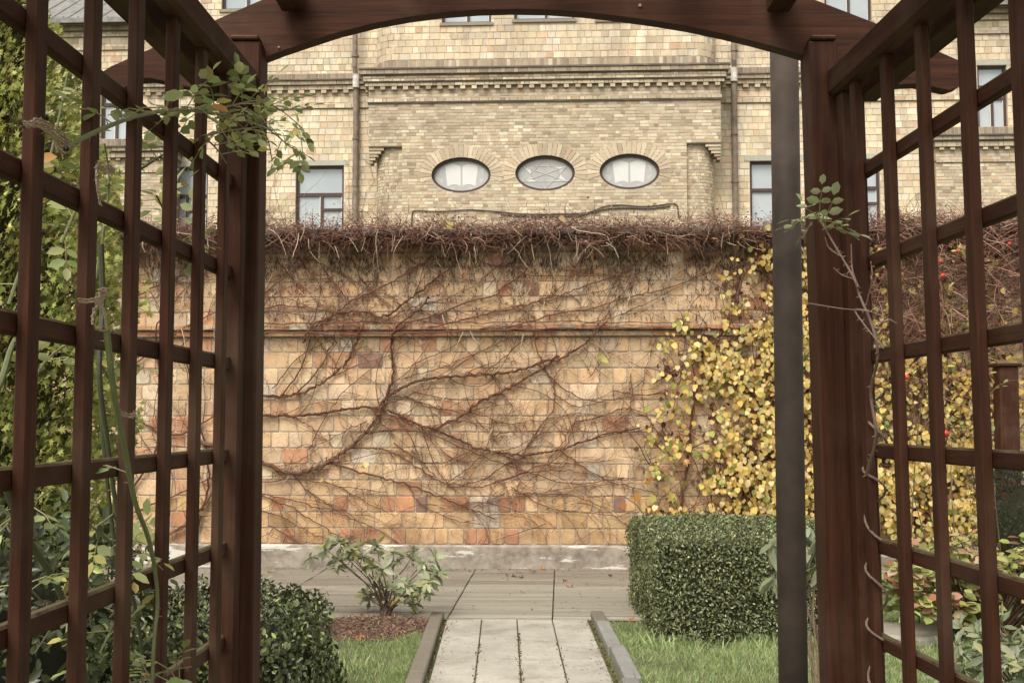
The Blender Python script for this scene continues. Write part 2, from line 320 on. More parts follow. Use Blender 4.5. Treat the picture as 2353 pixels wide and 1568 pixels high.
# ------------------------------------------------------------------ masonry
def straight(s): return (s, 0.0, 0.0, -1.0)
def intervals(a, b, cuts):
    out = [(a, b)]
    for c0, c1 in cuts:
        new = []
        for x0, x1 in out:
            if c1 <= x0 or c0 >= x1: new.append((x0, x1)); continue
            if c0 > x0: new.append((x0, c0))
            if c1 < x1: new.append((c1, x1))
        out = new
    return out
def masonry(mb, s0, s1, z0, z1, ch, lens, colf, mort, openings=(), ellipses=(), path=straight, o=0.0, joint=.012, proud=.008, cut=.0, jit=.003, r=None, flush_mortar=True):
    """courses of separate bricks standing proud of a mortar bed, with openings left free"""
    r = r or rnd
    def P(s, off, z):
        x, y, nx, ny = path(s); return (x + nx * off, y + ny * off, z)
    # mortar bed
    zs = sorted(set([z0, z1] + [min(max(q, z0), z1) for op in list(openings) + [(e[0] - e[2] * 1.02, e[0] + e[2] * 1.02, e[1] - e[3] * 1.02, e[1] + e[3] * 1.02) for e in ellipses] for q in op[2:4]]))
    rects = list(openings) + [(e[0] - e[2] * 1.02, e[0] + e[2] * 1.02, e[1] - e[3] * 1.02, e[1] + e[3] * 1.02) for e in ellipses]
    for i in range(len(zs) - 1):
        a, b = zs[i], zs[i + 1]; mid = (a + b) / 2
        for x0, x1 in intervals(s0, s1, [(q[0], q[1]) for q in rects if q[2] < mid < q[3]]):
            n = 1 if path is straight else max(1, int((x1 - x0) / .12))
            for k in range(n):
                u0 = x0 + (x1 - x0) * k / n; u1 = x0 + (x1 - x0) * (k + 1) / n
                mb.face([P(u0, o, a), P(u1, o, a), P(u1, o, b), P(u0, o, b)], mort)
    for (cx, cz, ea, eb) in ellipses:
        n = 48; X, Z = ea * 1.02, eb * 1.02
        for k in range(n):
            q = []
            for t in (2 * math.pi * k / n, 2 * math.pi * (k + 1) / n):
                c, s_ = math.cos(t), math.sin(t); m = min(X / abs(c) if abs(c) > 1e-9 else 9e9, Z / abs(s_) if abs(s_) > 1e-9 else 9e9)
                q.append(((cx + ea * c, cz + eb * s_), (cx + m * c, cz + m * s_)))
            mb.face([P(q[0][0][0], o, q[0][0][1]), P(q[0][1][0], o, q[0][1][1]), P(q[1][1][0], o, q[1][1][1]), P(q[1][0][0], o, q[1][0][1])], mort)
    # bricks
    nrow = max(1, round((z1 - z0) / ch)); h = (z1 - z0) / nrow
    for i in range(nrow):
        a, b = z0 + i * h + joint / 2, z0 + (i + 1) * h - joint / 2; mid = (a + b) / 2
        cuts = [(q[0], q[1]) for q in openings if q[2] - h * .3 < mid < q[3] + h * .3]
        for (cx, cz, ea, eb) in ellipses:
            dz = max(0.0, abs(mid - cz) - h * .3)
            if dz < eb: w = ea * math.sqrt(1 - (dz / eb) ** 2); cuts.append((cx - w, cx + w))
        for x0, x1 in intervals(s0, s1, cuts):
            ln_ = lens[i % len(lens)] if isinstance(lens[0], tuple) else lens; x = x0 - r.uniform(0, ln_[0]); k = i
            while x < x1 - .01:
                w = ln_[k % len(ln_)] * r.uniform(.9, 1.1); k += 1 if r.random() < .8 else 2
                u0, u1 = max(x, x0) + joint / 2, min(x + w, x1) - joint / 2; x += w
                if u1 - u0 < .02: continue
                if x1 - x < .05 and x < x1: u1 = x1 - joint / 2; x = x1
                c = colf((u0 + u1) / 2, mid, r); d = proud + r.uniform(-jit, jit); j = r.uniform(-.3, .3) * joint
                if cut > 0:
                    q = cut * r.uniform(.6, 1.3); q2 = min(q, (u1 - u0) * .4)
                    K = [cut * r.uniform(.3, 1.9) for _ in range(4)]; K = [min(t, (u1 - u0) * .45, (b - a) * .45) for t in K]
                    def ring(e):
                        A, B, C_, D = u0 - e, u1 + e, a - e + j * .3, b + e + j * .3
                        return [(A + K[0], C_), (B - K[1], C_), (B - K[1] * .3, C_ + K[1] * .3), (B, C_ + K[1]), (B, D - K[2]), (B - K[2] * .3, D - K[2] * .3), (B - K[2], D), (A + K[3], D), (A + K[3] * .3, D - K[3] * .3), (A, D - K[3]), (A, C_ + K[0]), (A + K[0] * .3, C_ + K[0] * .3)]
                    n0 = len(mb.v); fr = ring(-.004); bk = ring(.002); t1, t2 = r.uniform(-jit, jit), r.uniform(-jit, jit)
                    for (s_, z_) in fr: mb.v.append(P(s_, o + d + t1 * ((s_ - u0) / (u1 - u0) - .5) + t2 * ((z_ - a) / (b - a) - .5), z_))
                    for (s_, z_) in bk: mb.v.append(P(s_, o - .002, z_))
                    m = len(fr); mb.c += [c] * (2 * m); mb.f.append(tuple(range(n0, n0 + m)))
                    for q_ in range(m): mb.f.append((n0 + q_, n0 + m + q_, n0 + m + (q_ + 1) % m, n0 + (q_ + 1) % m))
                else:
                    n0 = len(mb.v); e = .002
                    for (s_, z_) in ((u0 + e, a + e), (u1 - e, a + e), (u1 - e, b - e), (u0 + e, b - e)): mb.v.append(P(s_, o + d, z_))
                    for (s_, z_) in ((u0, a), (u1, a), (u1, b), (u0, b)): mb.v.append(P(s_, o - .002, z_))
                    mb.c += [c] * 8; mb.f.append((n0, n0 + 1, n0 + 2, n0 + 3))
                    for q_ in range(4): mb.f.append((n0 + q_, n0 + 4 + q_, n0 + 4 + (q_ + 1) % 4, n0 + (q_ + 1) % 4))
def mixcol(choices):
    tot = sum(w for w, _ in choices)
    def f(s, z, r):
        t = r.uniform(0, tot)
        for w, c in choices:
            t -= w
            if t <= 0: break
        k = r.gauss(1, .09); return tuple(max(.01, min(.9, ch * k * r.gauss(1, .012))) for ch in c)
    return f

# ------------------------------------------------------------------ ground, terrace, path
TER = Frame(12.45, R(2.3))
gb = MB(); gb.face([(-150, -40, 0), (150, -40, 0), (150, 200, 0), (-150, 200, 0)], (.1, .1, .05))
tag(gb.build('ground', M_LAWN), kind='structure')
PATH_X0, PATH_X1 = -.49, .565; PD = math.atan((1158 - 1176) / F)
def pathx(x, y): return x + (y - 9.35) * math.tan(PD)
tb = MB()
T_NEAR = 9.33
joints = [-9.0, -7.4, -5.0, -3.4, -1.86, -.36, .43, 2.25]
ca, sa = math.cos(TER.a), math.sin(TER.a)
ydepth = 12.45 - T_NEAR
for i in range(len(joints) - 1):
    y = -ydepth; k = 0
    while y < .02:
        w = .115 if k == 0 else rnd.choice([.15, .2, .24, .30, .12])
        y1 = min(y + w, .05)
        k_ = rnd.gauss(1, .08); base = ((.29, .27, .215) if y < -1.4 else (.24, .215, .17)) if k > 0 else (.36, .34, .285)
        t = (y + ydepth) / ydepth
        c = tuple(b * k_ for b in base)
        g = rnd.choice([.030, .022, .012, .008])
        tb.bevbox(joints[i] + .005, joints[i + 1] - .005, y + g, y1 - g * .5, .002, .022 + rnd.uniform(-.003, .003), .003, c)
        y = y1; k += 1
tb.face([(-9, -ydepth, .005), (2.25, -ydepth, .005), (2.25, .05, .005), (-9, .05, .005)], (.045, .035, .025))
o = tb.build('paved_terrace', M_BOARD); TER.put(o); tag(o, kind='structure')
pb = MB(); pw = (PATH_X1 - PATH_X0) / 4
rows = [9.31, 7.72, 6.1, 4.5, 2.9, 1.3, -.3, -2]
for i in range(len(rows) - 1):
    for k in range(4):
        kq = rnd.gauss(1, .05); c = tuple(b * kq for b in (.42, .40, .34))
        x0 = PATH_X0 + k * pw + .0042; x1 = PATH_X0 + (k + 1) * pw - .0042; y1, y0 = rows[i] - .005, rows[i + 1] + .005
        mx0, mx1 = pathx(x0, y0), pathx(x1, y0)
        dz = rnd.uniform(-.003, .003)
        n0 = len(pb.v); tp = .018 + dz
        q = [(pathx(x0, y0), y0), (pathx(x1, y0), y0), (pathx(x1, y1), y1), (pathx(x0, y1), y1)]
        pb.v += [(a, b, .001) for a, b in q]; e = .004
        qi = [(q[0][0] + e, q[0][1] + e), (q[1][0] - e, q[1][1] + e), (q[2][0] - e, q[2][1] - e), (q[3][0] + e, q[3][1] - e)]
        pb.v += [(a, b, tp - .003) for a, b in q]; pb.v += [(a, b, tp) for a, b in qi]; pb.c += [c] * 12
        pb.f.append(tuple(n0 + 8 + t for t in range(4)))
        for t in range(4):
            pb.f.append((n0 + t, n0 + (t + 1) % 4, n0 + 4 + (t + 1) % 4, n0 + 4 + t)); pb.f.append((n0 + 4 + t, n0 + 4 + (t + 1) % 4, n0 + 8 + (t + 1) % 4, n0 + 8 + t))
pb.face([(pathx(PATH_X0, -2), -2, .005), (pathx(PATH_X1, -2), -2, .005), (pathx(PATH_X1, 9.31), 9.31, .005), (pathx(PATH_X0, 9.31), 9.31, .005)], (.075, .06, .04))
tag(pb.build('garden_path', M_STONE), kind='structure')
for side, name, col in ((-1, 'left', (.20, .175, .135)), (1, 'right', (.235, .235, .215))):
    kb = MB(); y = 9.42
    segs = [1.25, 1.0, 1.0, 1.0, 1.0, 1.0, 1.0, 1.0, 1.0, 1.0] if side < 0 else [.45, 1.0, 1.0, 1.0, 1.0, 1.0, 1.0, 1.0, 1.0, 1.0]
    for k, sl in enumerate(segs):
        e = PATH_X0 - .03 if side < 0 else PATH_X1 + .03; off = rnd.uniform(-.012, .012) + (.012 if side > 0 and k > 0 else 0)
        xa = e - .095 if side < 0 else e + .0; xb = xa + .095
        y0 = y - sl; kq = rnd.gauss(1, .07); c = tuple(b * kq for b in (col if not (side > 0 and k == 0) else (.20, .175, .14)))
        n0 = len(kb.v)
        kb.bevbox(xa + off, xb + off, y0 + .006, y - .006, -.02, .065 + rnd.uniform(-.006, .006), .008, c)
        kb.v[n0:] = [(pathx(p[0], p[1]), p[1], p[2]) for p in kb.v[n0:]]
        y = y0
    tag(kb.build('kerb_' + name, M_STONE), kind='structure')

# ------------------------------------------------------------------ garden wall
GW = Frame(12.5, R(2.3))
gw = empty('garden_wall', 'tall yellow block wall hung with bare creeper stems behind the paved terrace', 'wall'); GW.put(gw)
_, Z_TOP = GW.L(1176, 512); _, Z_LED = GW.L(1176, 757); Z_TOP = 3.50; Z_PL = .25
WL, WR = -9.0, 9.5
def gwcol(s, z, r):
    t = r.random()
    if z < .72: ch = [(5, (.60, .415, .225)), (3, (.57, .37, .185)), (2 if s < 0.2 else .6, (.50, .265, .14)), (.5, (.58, .49, .38)), (.2, (.27, .165, .12))]
    else: ch = [(9, (.61, .445, .275)), (6, (.59, .405, .235)), (3, (.63, .50, .345)), (2.4, (.55, .335, .19)), (.9, (.47, .25, .145)), (.5, (.61, .53, .41)), (.2, (.28, .17, .12)), (2, (.50, .36, .22))]
    return mixcol(ch)(s, z, r)
wb = MB(); MORT = (.44, .37, .28)
masonry(wb, WL, WR, Z_PL, 2.36, .1625, ((.14, .135, .15), (.27, .28, .15, .27), (.14, .14, .15, .2), (.28, .26, .14)), gwcol, MORT, joint=.013, proud=.008, cut=.014, jit=.003)
masonry(wb, WL, WR, 2.46, 3.23, .1555, ((.14, .135, .15), (.27, .15, .27)), gwcol, MORT, joint=.013, proud=.008, cut=.014, jit=.003)
# body behind the facing
wb.box(WL, WR, .003, .30, -.05, 3.42, MORT)
wb.build('block_wall', M_GW, gw)
lb = MB(); redc = mixcol([(4, (.46, .24, .13)), (2, (.50, .35, .20)), (2, (.38, .18, .10)), (1, (.36, .29, .20)), (1, (.5, .43, .31))])
lb.box(WL, WR, -.035, .002, 2.365, 2.455, (.16, .12, .09))
masonry(lb, WL, WR, 2.36, 2.415, .055, (.25, .25), redc, MORT, o=.045, joint=.010, proud=.010, jit=.004)
masonry(lb, WL, WR, 2.425, 2.475, .05, (.25, .13), redc, MORT, o=.085, joint=.010, proud=.010, jit=.004)
lb.box(WL, WR, -.084, .001, 2.4255, 2.4745, (.16, .12, .09)); lb.box(WL, WR, -.044, .0015, 2.3605, 2.4145, (.16, .12, .09))
lb.build('string_course', M_GW, gw)
cb = MB()
masonry(cb, WL, WR, 3.235, 3.30, .065, (.25, .13), redc, MORT, o=.06, joint=.010, proud=.010, jit=.004)
masonry(cb, WL, WR, 3.305, 3.375, .07, (.13, .25), redc, MORT, o=.12, joint=.010, proud=.010, jit=.004)
cb.box(WL, WR, -.059, .001, 3.2355, 3.2995, MORT); cb.box(WL, WR, -.119, .0015, 3.3055, 3.3745, MORT)
cb.build('cornice', M_GW, gw)
kb = MB(); x = WL
while x < WR:
    w = rnd.uniform(.7, .95); kb.bevbox(x + .004, min(x + w, WR) - .004, -.2, .42, 3.38, 3.445 + rnd.uniform(-.006, .006), .008); x += w
kb.build('coping', M_COPE, gw)
pl = MB(); pl.bevbox(WL, WR, -.075, .30, -.05, Z_PL + .002, .018)
pl.build('plinth', M_PLINTH, gw)

# ------------------------------------------------------------------ the building behind
BD = Frame(28.0, R(3.0))
bld = empty('brick_building', 'large yellow brick building with a projecting bay and three oval windows behind the wall', 'building'); BD.put(bld)
MORTB = (.50, .44, .34)
blk = mixcol([(10, (.66, .55, .385)), (7, (.675, .58, .425)), (4, (.70, .63, .49)), (1.4, (.63, .48, .32)), (1.3, (.60, .49, .335)), (.25, (.54, .37, .24)), (.25, (.48, .39, .28))])
sml = mixcol([(8, (.49, .405, .29)), (4, (.55, .475, .345)), (3, (.41, .33, .235)), (1.5, (.61, .55, .42)), (1.0, (.35, .27, .195)), (.4, (.50, .37, .24))])
capc = mixcol([(3, (.34, .28, .20)), (2, (.27, .22, .17)), (1, (.42, .35, .24))])
dkc = mixcol([(1, (.30, .24, .17)), (1, (.22, .175, .13))])
MAIN_O = 0.0; BAY_O = .85; TOW_O = .55
def bl(U, V, o=0.0): return BD.L(U, V, o)
def rect(U0, U1, V0, V1, o=0.0):
    s0, z1 = bl(U0, V0, o); s1, _ = bl(U1, V0, o); _, z0 = bl((U0 + U1) / 2, V1, o); return (s0, s1, z0, z1)
BL = [bl(300, 500)[0], bl(2236, 500)[0]]
ZB = 0.0; ZTOP = 13.6
wins_main = [rect(680, 790, 381, 585), rect(1722, 1836, 370, 575), rect(1908, 2020, 366, 571), rect(512, 620, -150, 22), rect(1891, 1998, -160, 50), rect(372, 478, 384, 590), rect(328, 432, -145, 26)]
main = MB()
zc = {}
zc['main_cor_top'] = bl(700, 188)[1]; zc['main_str'] = bl(700, 252)[1]
masonry(main, BL[0], BL[1], 3.0, ZTOP, .152, (.23, .15, .15, .24, .16), blk, MORTB, openings=wins_main, joint=.013, proud=.010, jit=.004)
main.box(BL[0], BL[1], .25, .5, ZB, ZTOP - .01, MORTB); main.box(BL[0], BL[1], -.0, .25, ZB, 3.0, MORTB)
main.build('wall', M_BB, bld)
# reveals are part of each window
def window(rc, o, kind='casement', depth=.14, lintel=True):
    s0, s1, z0, z1 = rc; y = -o
    f = MB(); t = .055; yy0, yy1 = y + depth - .05, y + depth + .02
    f.box(s0, s1, yy0, yy1, z0, z0 + t); f.box(s0, s1, yy0, yy1, z1 - t, z1)
    f.box(s0, s0 + t, yy0 + .001, yy1 + .001, z0 + t, z1 - t); f.box(s1 - t, s1, yy0 + .001, yy1 + .001, z0 + t, z1 - t)
    zt = z1 - (z1 - z0) * .315
    f.box(s0 + t, s1 - t, yy0 + .002, yy1, zt - .05, zt + .03)
    sm = s0 + (s1 - s0) * .53
    f.box(sm - .03, sm + .03, yy0 + .003, yy1, z0 + t, zt - .05)
    if kind == 'tall': f.box(sm - .025, sm + .025, yy0 + .003, yy1, zt + .03, z1 - t)
    else:
        zm = zt - .05 - (z1 - z0) * .15
        f.box(sm + .03, s1 - t, yy0 + .004, yy1, zm - .03, zm + .03)
    w = f.build('window', M_FRAME, bld)
    g = MB(); g.box(s0 + .01, s1 - .01, yy1 - .02, yy1 + .01, z0 + .01, z1 - .01, (.3, .3, .3)); g.build('pane', M_GLASS, w)
    r_ = MB(); c = (.42, .35, .24)
    r_.face([(s0, y + .001, z0), (s0, y + depth + .1, z0), (s0, y + depth + .1, z1), (s0, y + .001, z1)], c); r_.face([(s1, y + .001, z0), (s1, y + depth + .1, z0), (s1, y + depth + .1, z1), (s1, y + .001, z1)], c)
    r_.face([(s0, y + .001, z1), (s1, y + .001, z1), (s1, y + depth + .1, z1), (s0, y + depth + .1, z1)], c)
    r_.box(s0 - .05, s1 + .05, y - .05, y + depth + .1, z0 - .07, z0 - .002, (.28, .24, .19))
    r_.build('reveal', M_BB, w)
    if lintel:
        l = MB(); l.box(s0 - .12, s1 + .12, y - .016, y + .05, z1 + .002, z1 + .12, (.42, .42, .36)); l.build('lintel', M_BB, w)
    wf = MB(); wf.box(sm - .055, sm - .032, yy0 + .02, yy1 - .02, z0 + t, zt - .05, (.6, .6, .6)); wf.build('sash_edge', M_WHITE, w); wf = MB(); wf.box(s1 - t - .02, s1 - t - .001, yy0 + .02, yy1 - .02, z0 + t, zt - .05, (.6, .6, .6)); wf.build('sash_edge', M_WHITE, w)
    return w
for i, rc in enumerate(wins_main): window(rc, 0.0, 'tall' if rc[3] > 11 else 'casement')

def layer(mb, s0, s1, o, z0, z1, n=1, col=None, back=0.0, ends=True, lens=(.2, .1)):
    """one projecting course: solid body + brick face"""
    c = col or sml; mo = (.20, .165, .12)
    mb.box(s0, s1, -o + .003, back + .001, z0 + .001, z1 - .001, mo)
    masonry(mb, s0, s1, z0, z1, (z1 - z0) / n, lens, c, mo, o=o, joint=.009, proud=.007, jit=.003)
def dentils(mb, s0, s1, o, z0, z1, w=.11, gap=.155, back=0.0, col=None):
    c = col or sml; n = int((s1 - s0) / (w + gap)); st = (s1 - s0) / n
    for k in range(n):
        a = s0 + k * st + gap / 2; mb.box(a, a + w, -o, back, z0, z1, c(a, z0, rnd))
def cap(mb, s0, s1, o, z0, z1, back=0.0): mb.box(s0, s1, -o, back + .002, z0, z1, (.13, .105, .085))

# main facade cornice (left and right of the bay) follows the storey line
zt = bl(700, 187)[1]
bx0, bx1 = bl(846, 400, BAY_O)[0], bl(1657, 400, BAY_O)[0]
for a, b in ((BL[0], bx0 - .02), (bx1 + .02, BL[1])):
    mc = MB()
    cap(mc, a, b, .20, zt - .03, zt)
    layer(mc, a, b, .16, zt - .13, zt - .032, 1, capc); layer(mc, a, b, .10, zt - .235, zt - .132, 1, sml)
    dentils(mc, a, b, .10, zt - .31, zt - .237, .12, .14)
    layer(mc, a, b, .045, zt - .66, zt - .56, 1, sml, lens=(.23, .15))
    masonry(mc, a, b, zt + .002, zt + .17, .168, (.09, .09), dkc, MORTB, o=.03, joint=.012, proud=.01)
    mc.box(a, b, -.029, .002, zt + .003, zt + .169, MORTB)
    mc.build('cornice', M_BB, bld)
# upper tower block with rounded corners
tx0, tx1 = bl(858, 60, TOW_O)[0], bl(1646, 60, TOW_O)[0]; RAD = .55
def tower_path(s):
    # s=0 at left return start; length parts: return .3, arc, front, arc, return
    ret = .25; arc = RAD * math.pi / 2; fr = (tx1 - tx0) - 2 * RAD
    if s < ret: return (tx0, -TOW_O + RAD + (ret - s), -1, 0)
    s -= ret
    if s < arc: t = s / RAD; return (tx0 + RAD - RAD * math.cos(t), -TOW_O + RAD - RAD * math.sin(t), -math.cos(t), -math.sin(t))
    s -= arc
    if s < fr: return (tx0 + RAD + s, -TOW_O, 0, -1)
    s -= fr
    if s < arc: t = s / RAD; return (tx1 - RAD + RAD * math.sin(t), -TOW_O + RAD - RAD * math.cos(t), math.sin(t), -math.cos(t))
    s -= arc; return (tx1, -TOW_O + RAD + s, 1, 0)
TLEN = .5 + RAD * math.pi + (tx1 - tx0) - 2 * RAD
zb0 = bl(1250, 152, TOW_O)[1]; zsold = bl(1250, 134, TOW_O)[1]
def tw_s(U): return .25 + RAD * math.pi / 2 + (bl(U, 50, TOW_O)[0] - tx0 - RAD)
def tw_rect(U0, U1, V):
    return (tw_s(U0), tw_s(U1), bl(1250, V, TOW_O)[1], bl(1250, V, TOW_O)[1] + 1.7)
tw = MB(); tws = [tw_rect(1015, 1128, 50), tw_rect(1181, 1319, 45), tw_rect(1371, 1486, 47)]
masonry(tw, 0, TLEN, zsold, ZTOP, .152, (.23, .15, .16, .25), blk, MORTB, openings=tws, path=tower_path, joint=.013, proud=.010, jit=.004)
masonry(tw, 0, TLEN, zb0, zsold - .002, .19, (.095, .095), mixcol([(3, (.40, .33, .23)), (2, (.30, .24, .18)), (1, (.55, .5, .38))]), MORTB, path=tower_path, joint=.013, proud=.010, jit=.004)
tw.build('upper_bay_wall', M_BB, bld)
for q in tws:
    x0 = tx0 + RAD + (q[0] - .25 - RAD * math.pi / 2); window((x0, x0 + q[1] - q[0], q[2], q[3]), TOW_O, 'tall', lintel=False)
# the projecting bay in small brick
bay = MB(); zbt = bl(1250, 160, BAY_O)[1]; zn = bl(884, 335, BAY_O)[1]
NW = bl(923, 400, BAY_O)[0] - bx0
ells = []
for U, V in ((1059, 402), (1252, 397.5), (1446, 394)):
    cx, cz = bl(U, V, BAY_O); sc = 28.0 / F; ells.append((cx, cz, 68.5 * sc * .975, 41 * sc * .975))
def brects(): return [(bx0 - .01, bx0 + NW, 2.9, zn), (bx1 - NW, bx1 + .01, 2.9, zn)]
masonry(bay, bx0, bx1, 3.0, zbt, .0745, (.2, .1, .2, .2, .1), sml, (.45, .39, .295), openings=brects(), ellipses=ells, o=BAY_O, joint=.010, proud=.006, jit=.003)
for sx, sg in ((bx0, -1), (bx1, 1)):   # returns
    pth = (lambda s, sx=sx, sg=sg: (sx, -BAY_O + s, sg, 0))
    masonry(bay, 0, BAY_O, zn, zbt, .0745, (.2, .1), sml, (.45, .39, .295), path=pth, joint=.010, proud=.006, jit=.003)
    # soffit of the notch
    a, b = (sx, sx + NW) if sg < 0 else (sx - NW, sx)
    bay.face([(a, -BAY_O, zn), (b, -BAY_O, zn), (b, 0, zn), (a, 0, zn)], (.3, .25, .18))
    # rounded corner column below, recessed
    rc = .42; inn = .10
    if sg < 0:
        def cp(s, sx=sx):
            arc = rc * math.pi / 2; x0 = sx + .12; y0 = -BAY_O + inn
            if s < .3: return (x0, y0 + rc + .3 - s, -1, 0)
            if s < .3 + arc: t = (s - .3) / rc; return (x0 + rc - rc * math.cos(t), y0 + rc - rc * math.sin(t), -math.cos(t), -math.sin(t))
            return (x0 + rc + s - .3 - arc, y0, 0, -1)
    else:
        def cp(s, sx=sx):
            arc = rc * math.pi / 2; x0 = sx - .12; y0 = -BAY_O + inn; fr = NW - .12 - rc
            if s < fr: return (sx - NW + s, y0, 0, -1)
            if s < fr + arc: t = (s - fr) / rc; return (x0 - rc + rc * math.sin(t), y0 + rc - rc * math.cos(t), math.sin(t), -math.cos(t))
            return (x0, y0 + rc + s - fr - arc, 1, 0)
    masonry(bay, 0, .3 + rc * math.pi / 2 + NW - .12 - rc, 3.0, zn, .0745, (.1, .1), sml, (.45, .39, .295), path=cp, joint=.010, proud=.006, jit=.003)
    e = sx + NW if sg < 0 else sx - NW
    bay.face([(e, -BAY_O, 3.0), (e, -BAY_O + inn + .02, 3.0), (e, -BAY_O + inn + .02, zn), (e, -BAY_O, zn)], (.38, .31, .2))
    # stepped corbel under the notch's outer corner
    wds = [NW - .005, .34, .27, .21, .14, .08]; z = zn - .002
    for k, w_ in enumerate(wds):
        h_ = .035 if k == 0 else .07
        a, b = (sx, sx + w_) if sg < 0 else (sx - w_, sx)
        bay.box(a, b, -BAY_O + .004 + .02 * k, -BAY_O + .35, z - h_ + .008, z, sml(a, z, rnd) if k else (.2, .16, .12))
        if k: bay.box(a + .008, b - .008, -BAY_O + .018 + .02 * k, -BAY_O + .34, z - h_ - .002, z - h_ + .007, (.2, .16, .12))
        z -= h_
# voussoirs round the ovals
vc = mixcol([(3, (.50, .415, .30)), (2, (.46, .375, .27)), (2, (.53, .45, .33))])
for (cx, cz, ea, eb) in ells:
    n = 44
    for k in range(n):
        t = math.pi * 2 * k / n
        if not (-.28 < t < math.pi + .28 or t > 2 * math.pi - .28): continue
        c = vc(0, 0, rnd); tt = math.pi * 2 / n * .42; Lr = .27 if k % 2 else .29
        q = []
        for dt, rr in ((-tt, .004), (tt, .004), (tt, Lr), (-tt, Lr)):
            a = t + dt; ex, ez = ea * math.cos(a), eb * math.sin(a); nx, nz = math.cos(a) / ea, math.sin(a) / eb; m = math.hypot(nx, nz)
            q.append((cx + ex + nx / m * rr, cz + ez + nz / m * rr))
        yf = -BAY_O - .013 - rnd.uniform(0, .003); n0 = len(bay.v)
        bay.v += [(a, yf, b) for a, b in q] + [(a, -BAY_O + .002, b) for a, b in q]; bay.c += [c] * 8
        bay.f.append((n0, n0 + 1, n0 + 2, n0 + 3))
        for j in range(4): bay.f.append((n0 + j, n0 + 4 + j, n0 + 4 + (j + 1) % 4, n0 + (j + 1) % 4))
    # reveal
    n = 48
    for k in range(n):
        t0, t1 = 2 * math.pi * k / n, 2 * math.pi * (k + 1) / n
        bay.face([(cx + ea * math.cos(t0), -BAY_O - .006, cz + eb * math.sin(t0)), (cx + ea * math.cos(t1), -BAY_O - .006, cz + eb * math.sin(t1)), (cx + ea * math.cos(t1), -BAY_O + .3, cz + eb * math.sin(t1)), (cx + ea * math.cos(t0), -BAY_O + .3, cz + eb * math.sin(t0))], (.22, .17, .12))
bay.build('bay_wall', M_BB, bld)
bc = MB()
def bz(V): return bl(1250, V, BAY_O)[1]
Zt = bz(157)
cap(bc, bx0 - .2, bx1 + .2, BAY_O + .22, Zt - .03, Zt + .005)
layer(bc, bx0 - .17, bx1 + .17, BAY_O + .19, Zt - .135, Zt - .032, 1, capc)
cap(bc, bx0 - .16, bx1 + .16, BAY_O + .17, Zt - .155, Zt - .137)
layer(bc, bx0 - .12, bx1 + .12, BAY_O + .13, Zt - .285, Zt - .157, 2, sml)
cap(bc, bx0 - .11, bx1 + .11, BAY_O + .12, Zt - .305, Zt - .287)
layer(bc, bx0 - .08, bx1 + .08, BAY_O + .09, Zt - .385, Zt - .307, 1, sml)
dentils(bc, bx0 - .06, bx1 + .06, BAY_O + .085, Zt - .46, Zt - .386, .11, .145)
layer(bc, bx0 - .03, bx1 + .03, BAY_O + .05, Zt - .74, Zt - .66, 1, sml)
cap(bc, bx0 - .02, bx1 + .02, BAY_O + .045, Zt - .765, Zt - .742)
bc.box(bx0 - .15, bx1 + .15, -BAY_O - .15, .0, Zt + .006, Zt + .03, (.2, .18, .15))
bc.build('bay_cornice', M_BB, bld)
